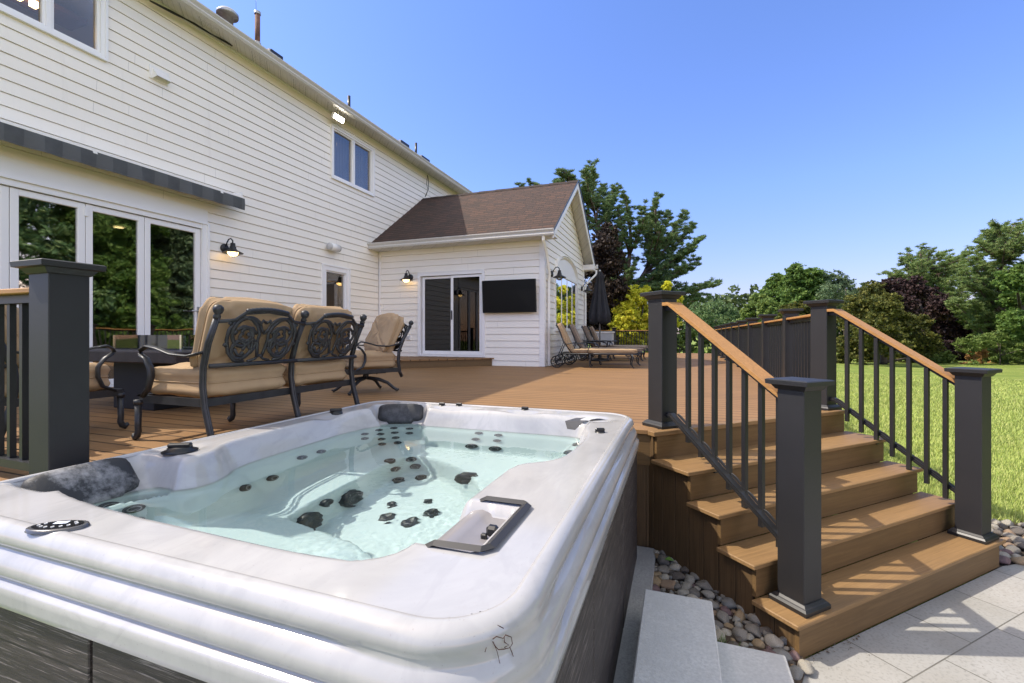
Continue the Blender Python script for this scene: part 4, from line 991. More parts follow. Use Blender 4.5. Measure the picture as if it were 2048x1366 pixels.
water = npmesh('water', vw, qw, watermat(), None); water.location = TL; tag(water, 'clear pale aqua water filling the hot tub', 'water', kind='structure')
# jets: ring, cup and nozzle; placed where the sight line through the water meets the shell
def hq(x, y):
    fx = min(max((x-ox0)/(ox1-ox0)*(GXN-1), 0), GXN-1.001); fy = min(max((y-oy0)/(oy1-oy0)*(GYN-1), 0), GYN-1.001)
    i, j = int(fx), int(fy); u_, v_ = fx-i, fy-j
    return float((Hg[j,i]*(1-u_)+Hg[j,i+1]*u_)*(1-v_)+(Hg[j+1,i]*(1-u_)+Hg[j+1,i+1]*u_)*v_)
def hit(u, v, refr=True, r__=.03):
    a = Vector(ray(u, v)).normalized(); p = Vector((0,0,CZ))
    t = (WATER-CZ)/a.z; p = p+a*t
    if not refr: 
        p = Vector((0,0,CZ)); t0 = (1.2-CZ)/a.z; p = p+a*t0
    else: a = Vector((a.x/1.33, a.y/1.33, -math.sqrt(1-(a.x/1.33)**2-(a.y/1.33)**2)))
    for _ in range(1500):
        p = p+a*.002
        if p.z < hq(p.x, p.y): break
    e = .03 if r__ > .05 else .016; hx = (hq(p.x+e, p.y)-hq(p.x-e, p.y))/(2*e); hy = (hq(p.x, p.y+e)-hq(p.x, p.y-e))/(2*e)
    return p, Vector((-hx, -hy, 1)).normalized()
M['jetr'] = mat('jet_ring', (.016,.018,.021), .4, var=.1); M['jetm'] = mat('jet_steel', (.25,.25,.25), .3, metal=.2, var=.05)
def jet(u, v, r, name='jet', refr=True, inner=True):
    p, nn = hit(u, v, refr, r); 
    if r > .05:
        nn = Vector((.97,0,.22)) if p.x < -1.6 else Vector((.42,-.86,.22)); p = p+nn*.03
    elif r > .03 and p.z > .30 and u < 660 and 1000 < v < 1010: nn = Vector((.97,0,.22)); p = p+nn*.02
    else: p = p+nn*(.010 if r < .05 else .004)
    nn.normalize(); q_ = nn.to_track_quat('Z', 'Y').to_matrix().to_4x4()
    T = Matrix.Translation(p-TL) @ q_
    mb = MB(); r *= 1.08 if r < .045 and inner else 1.; mb.lathe([(0,.011),(r*.44,.011),(r*.48,.014),(r*.98,.012),(r*1.03,.002),(r*1.03,-.03)], (0,0,0), 24); mb.v = [tuple(T @ Vector(a)) for a in mb.v]
    j = mb.build(name, M['jetr'], tub)
    if inner:
        k = MB(); k.lathe([(r*.54,.0150),(r*.60,.0175),(r*.68,.0150)], (0,0,0), 24, None, False); k.v = [tuple(T @ Vector(a)) for a in k.v]; k.build('jet_ring', M['jetm'], j)
    return j
for (u, v, r) in ((487,976,.034),(542,956,.032),(602,915,.030),(640,903,.030),(213,1012,.036),(267,1017,.036),(270,1042,.03),(520,1112,.038),(598,1134,.038),
    (728,868,.026),(728,877,.026),(757,860,.026),(760,868,.026),(762,878,.026),(763,888,.026),(788,856,.026),(790,865,.026),(792,875,.026),(796,885,.026),(820,857,.026),(820,866,.026),
    (958,866,.026),(952,878,.026),(997,870,.026),(995,881,.026),(944,892,.042),(991,897,.042),(1155,889,.036),(1139,905,.036),(1117,926,.036),(1142,942,.032),
    (780,922,.034),(822,918,.034),(789,938,.034),(832,932,.034),(797,961,.034),(842,956,.034)):
    jet(u, v, r)
for (u, v, r) in ((698,995,.078),(610,1043,.078),(935,955,.075),(648,1005,.034),(775,1037,.040),(820,1046,.040),(863,1027,.040),(783,1010,.024),(856,1004,.022)):
    jet(u, v, r, 'suction_cover', True, False)
# pillows
def pillow(cx, cy, z, L_, ang, tilt, hh=.12, pale=False):
    mb = MB(); T = Matrix.Translation(Vector((cx, cy, z))-TL) @ Matrix.Rotation(ang, 4, 'Z') @ Matrix.Rotation(tilt, 4, 'X')
    n1, n2 = 24, 12; vs = []
    for i in range(n1+1):
        a = -1+2*i/n1; ex = (1-abs(a)**5)**.5
        for j in range(n2):
            th = 2*PI*j/n2; vs.append(T @ Vector((a*L_/2, math.copysign(abs(math.cos(th))**.6, math.cos(th))*.035*ex, (math.copysign(abs(math.sin(th))**.7, math.sin(th))*hh/2)*(.55+.45*ex)-.02*(a*a<.3)*(math.sin(th)<0))))
    mb.add(vs, [(i*n2+j, i*n2+(j+1) % n2, (i+1)*n2+(j+1) % n2, (i+1)*n2+j) for i in range(n1) for j in range(n2)]+[tuple(range(n2))[::-1], tuple(n1*n2+j for j in range(n2))], True)
    return mb.build('headrest', M['pillow'], tub)
def pillow_mat():
    m, nt, b = newmat('worn_headrest'); co = coords(nt)
    f = ramp(nt, noise(nt, co, 8, 6, .72), [(.45, 0), (.62, 1)]); sp_ = N(nt, 'ShaderNodeSeparateXYZ'); L(nt, co, sp_.inputs[0])
    w = ramp(nt, math_(nt, 'ADD', sp_.outputs[1], 1.), [(.0, 1), (.75, .15)])
    c = mix(nt, math_(nt, 'MULTIPLY', math_(nt, 'MULTIPLY', f, w), 1.1), (.022,.023,.025), (.25,.25,.255)); L(nt, c, b.inputs['Base Color']); b.inputs['Roughness'].default_value = .6
    bump(nt, b, noise(nt, co, 60, 3), .3, .004); return m
M['pillow'] = pillow_mat()
a1 = onz(75, 985, 1.06); a2 = onz(248, 938, 1.06)
pillow(-2.385, 1.215, 1.035, .38, R(90), R(-42), .19)
a1 = ony(733, 822, 3.10); a2 = ony(812, 822, 3.10)
b1 = onz(737, 824, 1.05); b2 = onz(810, 822, 1.05)
pillow(PF[0]+.02, PF[1]-.045, 1.045, .36, PFA, R(-28), .15)
# diverter knobs, air valves
def knob(u, v, r=.04, z=1.105, ang=0):
    p = onz(u, v, z); mb = MB(); T = Matrix.Translation(p-TL) @ Matrix.Rotation(ang, 4, 'Z')
    mb.lathe([(0,.0),(r*1.35,0),(r*1.4,.006),(r,.012),(r*.95,.022),(0,.024)], (0,0,0), 20); mb.box((-r*.95,-r*.28,.02),(r*.95,r*.28,.042), bev=.006)
    mb.v = [tuple(T @ Vector(a)) for a in mb.v]; mb.build('diverter_knob', M['black'], tub)
knob(360, 903, .055, 1.10, .5); knob(672, 828, .045, 1.085, .6); knob(884, 815, .028, 1.080); knob(918, 816, .028, 1.080); knob(1050, 824, .03, 1.080)
# waterfall spout in the far right corner
p = onz(1172, 842, 1.10); mb = MB(); T = Matrix.Translation(p-TL) @ Matrix.Rotation(R(20), 4, 'Z')
vs = [(-.14,.0,.0),(-.06,.05,.012),(.05,.045,.016),(.15,.0,.006),(.06,-.03,.016),(-.02,-.04,.004),(-.08,-.05,-.05),(-.13,-.04,-.045)]
mb.add([T @ Vector(a) for a in vs], [tuple(range(8))[::-1]]); mb.build('waterfall_cover', mat('grey_cover', (.08,.075,.07), .35), tub)
mb = MB(); mb.add([T @ (Vector(a)*.55+Vector((.04,.0,.012))) for a in vs], [tuple(range(8))[::-1]]); mb.build('filter_mesh', M['grey_pl'], tub)
knob(1200, 870, .03, 1.085, .4)
# filter cover: grey frame round the trough, lid and latch
fm = mat('filter_frame', (.035,.033,.032), .45, var=.1)
def bar(pts, w, t_, m_, nm):
    mb = TB()
    mb.tube(pts, [(t_, w)]*len(pts), 4, flat=(0,0,1)); return mb.build(nm, m_, tub, flat=True)
bar([(-.725,1.46,.985),(-.70,1.46,1.03),(-.66,1.458,1.085),(-.62,1.455,1.108),(-.485,1.452,1.110),(-.470,1.435,1.110),(-.470,1.12,1.110),(-.485,1.10,1.110),(-.62,1.095,1.108),(-.66,1.092,1.085),(-.70,1.09,1.03),(-.725,1.09,.985)], .017, .009, fm, 'filter_frame')
mb = TB(); lp = [(-.745,.955),(-.725,1.0),(-.70,1.04),(-.665,1.068),(-.63,1.076),(-.605,1.070),(-.585,1.060),(-.485,1.058)]; mb.add([(x, y, z) for x, z in lp for y in (1.105,1.448)], [(2*i, 2*i+2, 2*i+3, 2*i+1) for i in range(7)], True); mb.build('filter_lid', mat('filter_lid_plastic', (.24,.225,.225), .25), tub)
mb = TB(); mb.box((-.545,1.262,1.065),(-.508,1.290,1.098), bev=.008); mb.box((-.56,1.258,1.045),(-.54,1.272,1.075), bev=.004); mb.build('latch', M['black'], tub)
# control panel
p = onz(116, 1056, 1.101); T = Matrix.Translation(p-TL) @ Matrix.Rotation(R(28), 4, 'Z')
def lens(rx, ry, n=32): return [(math.copysign(abs(math.cos(2*PI*i/n))**1.15, math.cos(2*PI*i/n))*rx, math.copysign(abs(math.sin(2*PI*i/n))**.85, math.sin(2*PI*i/n))*ry) for i in range(n)]
mb = MB(); vs = [(x, y, 0) for x, y in lens(.080,.042)]+[(x, y, .008) for x, y in lens(.077,.039)]+[(x, y, .009) for x, y in lens(.071,.033)]
mb.add([T @ Vector(a) for a in vs], [(i, (i+1) % 32, 32+(i+1) % 32, 32+i) for i in range(32)]+[(32+i, 32+(i+1) % 32, 64+(i+1) % 32, 64+i) for i in range(32)]+[tuple(range(64,96))], True)
cp = mb.build('control_panel', mat('panel_bezel', (.10,.10,.105), .25, metal=.3), tub)
mb = MB(); mb.add([T @ Vector((x, y, .0105)) for x, y in lens(.066,.0285)], [tuple(range(32))]); mb.build('panel_face', M['screen'], cp)
mb = MB(); mb.add([T @ Vector((x, y, .0115)) for x, y in ((-.018,.004),(.018,.004),(.018,.022),(-.018,.022))], [(0,1,2,3)]); mb.build('display', mat_emit('display_blue', (.12,.25,.55), .35), cp)
for x, y in ((-.050,0),(-.040,.011),(-.036,-.011),(.050,0),(.040,.011),(.036,-.011),(-.020,-.017),(.0,-.019),(.020,-.017)):
    mb = MB(); mb.lathe([(0,.0115),(.0026,.0115),(.0032,.0128),(.0042,.0128),(.0048,.0105)], (x,y,0), 12); mb.v = [tuple(T @ Vector(a)) for a in mb.v]; mb.build('button', M['grey_pl'], cp)
# skirting panels
def skirt_mat(nm, ax):
    m, nt, b = newmat(nm); s_ = [14,14,30]; s_[ax] = .8; 
    if ax == 1: s_ = [14,.8,30]
    else: s_ = [.8,14,30]
    co = coords(nt, tuple(s_)); co1 = coords(nt)
    g = noise(nt, co, 2.4, 8, .72, .5); c = mix(nt, ramp(nt, g, [(.3, 0), (.5, .25), (.75, 1)]), (.018,.0145,.0135), (.098,.080,.072))
    g3 = noise(nt, co, 9, 4, .6); c = mix(nt, ramp(nt, g3, [(.58, 0), (.68, .9)]), c, (.25,.215,.20))
    sp_ = N(nt, 'ShaderNodeSeparateXYZ'); L(nt, co1, sp_.inputs[0]); fr = math_(nt, 'FRACT', math_(nt, 'DIVIDE', sp_.outputs[2], .135)); c = mix(nt, ramp(nt, fr, [(.02, 1), (.05, 0)]), c, (.012,.01,.01))
    L(nt, c, b.inputs['Base Color']); b.inputs['Roughness'].default_value = .6; bump(nt, b, g, .6, .006); return m
sy = skirt_mat('skirt_wood_side', 1); sx = skirt_mat('skirt_wood_front', 0)
zs0, zs1 = .125, .90
for (a, b_) in ((1.0,1.56),(1.575,2.45),(2.465,3.30)): TB().box((-.29,a,zs0),(-.272,b_,zs1), bev=.003).build('side_panel', sy, tub)
for (a, b_) in ((-2.35,-1.43),(-1.415,-.46)): TB().box((a,.735,zs0),(b_,.753,zs1), bev=.003).build('front_panel', sx, tub)
cpm = mat_wood('corner_panel_wood', (.17,.125,.10), 2, .6)
for k, (a, b_) in enumerate((((-.455,.737),(-.37,.745)),((-.365,.748),(-.31,.79)),((-.305,.795),(-.288,.86)),((-.286,.865),(-.276,.99)))):
    mb = TB(); d = Vector((b_[0]-a[0], b_[1]-a[1], 0)).normalized(); nn = Vector((-d.y, d.x, 0))*.015
    mb.prism([(a[0],a[1]),(b_[0],b_[1]),(b_[0]+nn.x,b_[1]+nn.y),(a[0]+nn.x,a[1]+nn.y)], zs0, zs1); mb.build('corner_panel', cpm, tub)
TB().box((-2.44,.80,zs0),(-.31,3.35,.16)).box((-2.46,.78,.2),(-2.44,3.37,.88)).box((-2.44,3.35,.2),(-.31,3.37,.88)).box((-2.44,.76,.2),(-.46,.775,.88)).box((-.31,.95,.2),(-.295,3.35,.88)).build('base', M['black'], tub)
# weathered cracks near the front corner
ck = TB()
def onrim(u, v):
    a = ray(u, v)
    # meet the outer corner cylinder
    cx, cy, r_ = TX1-rr, TY0+rr, rr+.016
    best = None; t = .3
    while t < 3:
        x, y, z = a[0]*t, a[1]*t, CZ+a[2]*t
        if z < 1.102:
            if (x > cx and y < cy and math.hypot(x-cx, y-cy) < r_+.0 ) or (x <= cx and y > TY0-.02) or (y >= cy and x < TX1+.02): 
                return Vector((x, y, z))-Vector(a)*.004
        t += .0015
    return None
r_ = random.Random(5)
for poly in ([(985,1278),(992,1272),(1006,1276),(1012,1270),(1022,1274),(1024,1288),(1020,1296),(1008,1298),(998,1300),(991,1292),(985,1284),(988,1290),(994,1304),(1000,1322),(1004,1342)], [(1020,1294),(1024,1306),(1029,1322),(1031,1340),(1029,1352)], [(1008,1272),(1010,1284),(1018,1290),(1010,1296)], [(994,1249),(1000,1253),(1007,1256)], [(972,1296),(969,1305)]):
    pts = [onrim(u+r_.uniform(-1,1), v+r_.uniform(-1,1)) for u, v in poly]; pts = [p for p in pts if p is not None]
    if len(pts) > 1: ck.tube(pts, [r_.uniform(.0004,.0011) for _ in pts], 5)
if ck.v: ck.build('crack', mat('crack_rust', (.07,.03,.02), .9, var=.5, vs=60), tub)
# ================================================================ FURNITURE ON THE DECK
def cushion(name, size, mat_, parent, T=None, seam=True, e1=.42, e2=.22, wr=.006, seed=0, arch=0.):
    """soft box with a piped seam; size along x,y,z"""
    nu, nv = 56, 26; sx, sy, sz = [q/2 for q in size]; vs = []
    f = lambda a, e: math.copysign(abs(a)**e, a)
    for j in range(nv+1):
        ph = -PI/2+PI*j/nv; cz, sz_ = f(math.cos(ph), e1), f(math.sin(ph), e1)
        for i in range(nu):
            th = 2*PI*i/nu; x = f(math.cos(th), e2)*cz; y = f(math.sin(th), e2)*cz; z = sz_
            if seam: k = 1-(.05 if sz < .08 else .075)*math.exp(-(math.sin(ph)/.12)**2); x *= k; y *= k
            w = wr*(math.sin(9*x+3*y*seed+seed)+.7*math.sin(13*y+seed*2+4*x)+.6*math.sin(21*x-17*y+seed))
            n_ = Vector((x*.3, y*.3, z)); n_.normalize()
            p = Vector((x*sx, y*sy, z*sz))+n_*w*(abs(z) > .2)
            p.z += arch*(1-x*x)*(z > 0)
            vs.append(p)
    fs = [(j*nu+i, j*nu+(i+1) % nu, (j+1)*nu+(i+1) % nu, (j+1)*nu+i) for j in range(nv) for i in range(nu)]
    mb = MB(); mb.add([T @ v for v in vs] if T is not None else vs, fs, True)
    if seam:
        ring = [Vector((f(math.cos(2*PI*i/48), e2)*sx*(.985 if sz < .08 else .94), f(math.sin(2*PI*i/48), e2)*sy*(.985 if sz < .08 else .94), 0)) for i in range(48)]
        for dz in (0,):
            mb.tube([(T @ (q_+Vector((0,0,dz)))) if T is not None else q_+Vector((0,0,dz)) for q_ in ring], .0045, 5, closed=True)
    return mb.build(name, mat_, parent)
def spiral(cx, cy, r0, r1, a0, turns, n=34, sq=1.):
    return [(cx+math.cos(a0+2*PI*turns*i/n)*(r0+(r1-r0)*i/n), cy+math.sin(a0+2*PI*turns*i/n)*(r0+(r1-r0)*i/n)*sq) for i in range(n+1)]
def back_pt(s, t, y0, y1):
    """panel coordinates to the sofa's tilted back plane: s along y in 0..1, t height 0..1"""
    z = .53+t*.285; x = .02+ (z-.45)*.30
    return Vector((x, y0+(y1-y0)*s, z))
def scroll_panel(parent, y0, y1, P=back_pt):
    mb = MB(); asp = (y1-y0)/.285
    def put(pts, r=.011, fl=.007):
        mb.tube([P(.5+p[0]/asp, p[1], y0, y1) for p in pts], [(fl, r)]*len(pts), 6, flat=(1,0,-.3))
    for sg in (-1, 1):
        m = lambda pts: [(sg*p[0], p[1]) for p in pts]
        put(m(spiral(.50, .60, .42, .10, 2.6, -1.35)), .014); put(m(spiral(.56, .30, .34, .08, 1.9, 1.3)), .014)
        put(m([(.06,.05),(.10,.25),(.14,.45),(.12,.62),(.22,.80),(.40,.95),(.66,1.0)]), .013)
        put(m([(.78,.95),(.92,.70),(.93,.48),(.84,.20),(.66,.02),(.4,-.02)]), .013); put(m(spiral(.30, .36, .16, .05, .5, 1.0)), .010)
        put(m([(0,.62),(.09,.72),(.15,.84),(.10,.93),(0,.87)]), .011); put(m([(.15,.45),(.35,.42),(.6,.52)]), .010)
        put(m([(.0,.12),(.12,.02),(.3,-.02)]), .010)
        put(m(spiral(.52, .56, .24, .07, .6, 1.1)), .012); put(m([(.18,.30),(.26,.18),(.42,.10),(.60,.14),(.70,.28)]), .011); put(m([(.20,.62),(.34,.74),(.52,.78),(.70,.72)]), .011)
        for (x, y) in ((.62,.98),(.88,.82),(.90,.35),(.30,.70),(.45,.14),(.72,.62)): put(m([(x,y),(x+.07,y+.05)]), .016, .006)
    return mb.build('back_scrollwork', M['iron'], parent)
def foot(mb, x, y, z0, d):
    """straight fluted leg ending in a scrolled foot"""
    mb.tube([(x,y,z0),(x,y,z0-.03)], [(.028,.028),(.026,.026)], 10); mb.tube([(x,y,z0-.03),(x+.003*d,y,.10),(x+.0,y,.06),(x+.012*d,y,.03),(x+.03*d,y,.018),(x+.045*d,y,.03),(x+.042*d,y,.045)], [.021,.019,.02,.021,.019,.015,.008], 10)
def seatbox(t, w0, w1, dep, cz, back_x=.0, arms=(True, True), fabric='fabric', modules=2, seed=1):
    """local frame: faces -x; back posts at x=0; y from w0 to w1"""
    m = MB(); m.beam((-.02,w0,.275),(-dep,w0,.275),.022,.05); m.beam((-.02,w1,.275),(-dep,w1,.275),.022,.05); m.beam((-dep,w0,.275),(-dep,w1,.275),.022,.05); m.beam((-.03,w0,.275),(-.03,w1,.275),.022,.05)
    m.build('seat_frame', M['iron'], t)
def sofa():
    O = (-2.74, 2.04, DZ); t = empty('loveseat', O, 0, label='two seat cast metal loveseat with tan cushions and scrolled back beside the hot tub', cat='loveseat')
    ys = [-.04, .645, 1.32]; dep = .63
    seatbox(t, ys[0]+.02, ys[2]-.02, dep, .3)
    for y in ys:
        m = MB(); pts = [(.075,y,.0),(.045,y,.10),(.0,y,.25),(-.02,y,.38),(-.015,y,.50),(.03,y,.65),(.10,y,.80)]
        m.tube(pts, [(.022,.018)]*6+[(.02,.016)], 8, flat=(1,0,0)); m.tube([(p[0]+.022,p[1],p[2]) for p in pts], .007, 6); m.build('back_post', M['iron'], t)
        f = MB(); f.lathe([(0,-.03),(.02,-.028),(.022,-.012),(.016,0),(.026,.012),(.031,.03),(.026,.048),(.012,.058),(0,.06)], (.108,y,.825), 14, Matrix.Rotation(R(15), 4, 'Y')); f.build('finial', M['iron'], t)
        f = MB(); foot(f, -dep+.01, y if y != ys[1] else y, .27, -1); f.build('leg', M['iron'], t)
    for a, b in ((ys[0], ys[1]), (ys[1], ys[2])):
        scroll_panel(t, a+.02, b-.02)
        m = MB(); m.tube([back_pt(0,-.08,a,b), back_pt(1,-.08,a,b)], [(.008,.016)]*2, 6, flat=(1,0,0)); m.tube([back_pt(0,.88,a,b), back_pt(.16,.92,a,b), back_pt(.25,1.08,a,b), back_pt(.5,1.14,a,b), back_pt(.75,1.08,a,b), back_pt(.84,.92,a,b), back_pt(1,.88,a,b)], [(.008,.013)]*7, 6, flat=(1,0,0))
        pts = [back_pt(.26+.48*i/24, 1.12+.06*math.sin(PI*i/24), a, b) for i in range(25)]
        m.tube(pts, [.015+.003*(i % 2) for i in range(25)], 8); m.build('back_rail', M['iron'], t)
        c = (a+b)/2; w = b-a-.03
        cushion('seat_cushion', (.60, w, .22), M['fabric'], t, Matrix.Translation((-.30, c, .395)), seed=c*3+1, e1=.5, wr=.005)
        T = Matrix.Translation((-.075, c, .70)) @ Matrix.Rotation(R(-73), 4, 'Y')
        cushion('back_cushion', (.50, w-.0, .19), M['fabric'], t, T, e1=.62, e2=.30, wr=.007, seed=c*7+3)
    for y in (ys[0], ys[2]):
        m = MB(); m.tube([(.0,y,.595),(-.15,y,.565),(-.30,y,.575),(-.43,y,.61),(-.53,y,.625),(-.59,y,.60),(-.60,y,.575),(-.58,y,.56)], [(.009,.024)]*6+[(.008,.02),(.006,.014)], 8, flat=(0,0,1))
        m.tube([(-.59,y,.565),(-.54,y,.54),(-.50,y,.48),(-.495,y,.42),(-.52,y,.35),(-.575,y,.295),(-.605,y,.30)], [(.012,.022),(.014,.024),(.014,.025),(.013,.024),(.012,.022),(.011,.02),(.008,.016)], 8, flat=(1,0,0)); m.build('arm', M['iron'], t)
    return t
sofa()
def chair(loc, rz, label, swivel=False, fab='fabric'):
    t = empty('armchair', (loc[0], loc[1], DZ), rz, label=label, cat='armchair', group='cast metal armchairs with tan cushions')
    w = .31
    lift = .0; m = MB(); dep = .60
    for a, b in (((-.02,-w,.275),(-dep,-w,.275)),((-.02,w,.275),(-dep,w,.275)),((-dep,-w,.275),(-dep,w,.275)),((-.03,-w,.275),(-.03,w,.275))): m.beam(a, b, .022, .05)
    m.build('seat_frame', M['iron'], t)
    for y in (-w, w):
        m = MB(); b0 = [(.075,y,.0),(.045,y,.10),(.0,y,.25)] if not swivel else [(.03,y,.19),(.0,y,.25)]
        pts = b0+[(-.02,y,.38),(-.01,y,.50),(.05,y,.65),(.14,y,.80)]
        m.tube(pts, [(.022,.018)]*len(pts), 8, flat=(1,0,0)); m.build('back_post', M['iron'], t)
        f = MB(); f.lathe([(0,-.03),(.02,-.028),(.022,-.012),(.016,0),(.026,.012),(.031,.03),(.026,.048),(.012,.058),(0,.06)], (.15,y,.825), 12, Matrix.Rotation(R(22), 4, 'Y')); f.build('finial', M['iron'], t)
        m = MB(); m.tube([(.02,y,.60),(-.15,y,.565),(-.30,y,.575),(-.43,y,.61),(-.50,y,.622),(-.54,y,.60),(-.55,y,.575)], [(.009,.022)]*7, 8, flat=(0,0,1))
        m.tube([(-.54,y,.565),(-.49,y,.53),(-.45,y,.47),(-.45,y,.40),(-.48,y,.33),(-.56,y,.29)], [(.012,.022)]*6, 8, flat=(1,0,0)); m.build('arm', M['iron'], t)
        if not swivel:
            f = MB(); foot(f, -dep+.01, y, .27, -1); f.build('leg', M['iron'], t)
    def P(s, t_, y0, y1):
        z = .53+t_*.285; return Vector((.02+(z-.5)*.42, y0+(y1-y0)*s, z))
    scroll_panel(t, -w+.02, w-.02, P)
    m = MB(); m.tube([P(0,-.08,-w,w), P(1,-.08,-w,w)], .012, 6); m.tube([P(0,.9,-w,w), P(.25,1.08,-w,w), P(.5,1.14,-w,w), P(.75,1.08,-w,w), P(1,.9,-w,w)], .013, 6); m.build('back_rail', M['iron'], t)
    cushion('seat_cushion', (.58, .58, .22), M[fab], t, Matrix.Translation((-.29, 0, .395)), seed=2.2, e1=.5, wr=.006)
    cushion('back_cushion', (.54, .57, .20), M[fab], t, Matrix.Translation((-.045, 0, .71)) @ Matrix.Rotation(R(-66), 4, 'Y'), e1=.62, e2=.32, wr=.010, seed=5.3)
    if swivel:
        m = MB(); m.tube([(-.29,0,.24),(-.29,0,.16)], .035, 12); m.beam((-.5,0,.235),(-.05,0,.235),.12,.03)
        for a in (R(35), R(145), R(215), R(325)):
            d = Vector((math.cos(a), math.sin(a), 0)); c = Vector((-.29,0,0)); pr = c+d*.05
            m.tube([c+d*.03+Vector((0,0,.17)), c+d*.15+Vector((0,0,.155)), c+d*.26+Vector((0,0,.11)), c+d*.34+Vector((0,0,.04)), c+d*.38+Vector((0,0,.018)), c+d*.40+Vector((0,0,.03))], [.022,.022,.02,.018,.018,.01], 8)
        m.build('swivel_base', M['iron'], t)
    return t
chair((-4.19, 1.60), -PI/2, 'tan cushioned armchair behind the left railing with its back to the rail')
chair((-3.50, 4.95), R(64), 'tan cushioned swivel armchair between the loveseat and the narrow door', True, 'fabric')
# fire table
ft = empty('fire_table', (-4.83, 3.25, DZ), 0, label='dark brown square fire table with a low clear glass guard', cat='fire table')
tm = mat('table_stone', (.035,.024,.022), .5, var=.25, vs=8, bs=60, bst=.3)
MB().box((-.92,-.65,.455),(.92,.65,.56), bev=.01).build('table_top', tm, ft)
MB().box((-.29,-.42,.0),(.29,.42,.455), bev=.006).build('pedestal', mat('table_black', (.008,.008,.008), .6, var=.2), ft)
MB().box((-.40,-.25,.561),(.40,.25,.575)).build('burner_tray', M['black'], ft)
gp = MB(); gp.box((-.45,-.32,.562),(.50,-.312,.70)); gp.build('glass_panel', M['glass_c'], ft)
MB().box((-.45,.312,.562),(.50,.32,.70)).build('glass_panel', M['glass_c'], ft); MB().box((-.458,-.32,.562),(-.45,.32,.70)).build('glass_panel', M['glass_c'], ft); MB().box((.50,-.32,.562),(.508,.32,.70)).build('glass_panel', M['glass_c'], ft)
for x in (-.455, .505):
    for y in (-.317, .317): MB().box((x-.012,y-.008,.562),(x+.012,y+.008,.70)).build('glass_clip', M['chrome'], ft)
o = MB().tube([(-.62,-.5,.0),(-.62,-.5,.02)], .001, 4)
# sun loungers
def lounger(loc, rz, label, fab):
    t = empty('sun_lounger', (loc[0], loc[1], DZ), rz, label=label, cat='sun lounger', group='cast metal sun loungers by the arched window')
    w = .30
    m = MB()
    for y in (-w, w): m.tube([(.05,y,.30),(1.62,y,.30),(1.68,y,.285)], [(.018,.012)]*3, 8, flat=(0,0,1))
    for x in (.1,.6,1.1,1.6): m.tube([(x,-w,.30),(x,w,.30)], .010, 6)
    m.build('frame', M['iron'], t)
    m = MB()
    for y in (-w+.03, w-.03): m.tube([(.30,y,.31),(.12,y,.56),(.02,y,.82),(-.02,y,.90),(-.05,y,.93)], .013, 8)
    for k in range(5): a = .15+.17*k; m.tube([(.30-.30*a,-w+.03,.31+.62*a),(.30-.30*a,w-.03,.31+.62*a)], .008, 6)
    m.tube([(-.03,-w+.03,.915),(-.05,-.1,.96),(-.05,.1,.96),(-.03,w-.03,.915)], .014, 8)
    m.build('back_frame', M['iron'], t)
    MB().tube([(.05,-w,.2),(-.10,-w,.13)], .01, 6).tube([(.05,w,.2),(-.10,w,.13)], .01, 6).tube([(.06,-w,.3),(.02,-w,.18),(-.02,-w,.13)], .012, 6).tube([(.06,w,.3),(.02,w,.18),(-.02,w,.13)], .012, 6).tube([(.12,w-.05,.55),(-.0,w-.05,.25)], .009, 6).tube([(.12,-w+.05,.55),(-.0,-w+.05,.25)], .009, 6).tube([(-.02,-w-.06,.13),(-.02,w+.06,.13)], .010, 6).build('axle_frame', M['iron'], t)
    for y in (-w-.05, w+.05):
        m = MB(); ring = [(-.02+.122*math.cos(2*PI*i/28), y, .132+.122*math.sin(2*PI*i/28)) for i in range(28)]; m.tube(ring, [(.010,.014)]*28, 6, flat=(0,1,0), closed=True)
        wh = m.build('wheel', M['black'], t)
        m = MB(); m.lathe([(0,-.02),(.022,-.02),(.022,.02),(0,.02)], (-.02,y,.132), 12, Matrix.Rotation(PI/2, 4, 'X'))
        for k in range(7):
            a = 2*PI*k/7; m.tube([(-.02+r_*math.cos(a+b_), y, .132+r_*math.sin(a+b_)) for r_, b_ in ((.018,0),(.05,.25),(.085,.05),(.118,-.12))], .006, 5)
        ring = [(-.02+.075*math.cos(2*PI*i/20), y, .132+.075*math.sin(2*PI*i/20)) for i in range(20)]; m.tube(ring, .004, 5, closed=True)
        m.build('spokes', M['iron'], wh)
    for (x, d) in ((.68, 1), (1.56, 1)):
        for y in (-w, w):
            f = MB(); f.tube([(x,y,.295),(x+.02,y,.22),(x-.005,y,.12),(x+.0,y,.05),(x+.03,y,.012),(x+.05,y,.02)], [.019,.018,.013,.012,.014,.01], 8)
            if x > 1: f.tube([(x-.02,y,.27),(x-.10,y,.26),(x-.14,y,.28)], .010, 6).tube([(x-.0,y,.17),(x-.06,y,.20),(x-.06,y,.25)], .007, 6)
            f.build('leg', M['iron'], t)
    for y in (-w-.01, w+.01):
        MB().tube([(.16,y,.50),(.30,y,.53),(.50,y,.52),(.62,y,.48),(.66,y,.42),(.64,y,.36),(.66,y,.30)], [(.009,.02)]*7, 8, flat=(0,0,1)).build('arm', M['iron'], t)
    cushion('seat_cushion', (1.42,.56,.09), M[fab], t, Matrix.Translation((.98,0,.36)), e2=.16, wr=.004, seed=loc[1])
    cushion('back_cushion', (.72,.56,.10), M[fab], t, Matrix.Translation((.155,0,.64)) @ Matrix.Rotation(R(66), 4, 'Y'), e2=.22, wr=.004, seed=loc[1]+1)
    return t
lounger((-2.50, 9.96), R(8), 'nearest sun lounger with a sunlit tan cushion beside the wing corner', 'fabric')
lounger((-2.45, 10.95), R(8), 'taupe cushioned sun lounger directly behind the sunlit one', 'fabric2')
lounger((-2.52, 12.9), R(6), 'taupe sun lounger just left of the umbrella pole', 'fabric2')
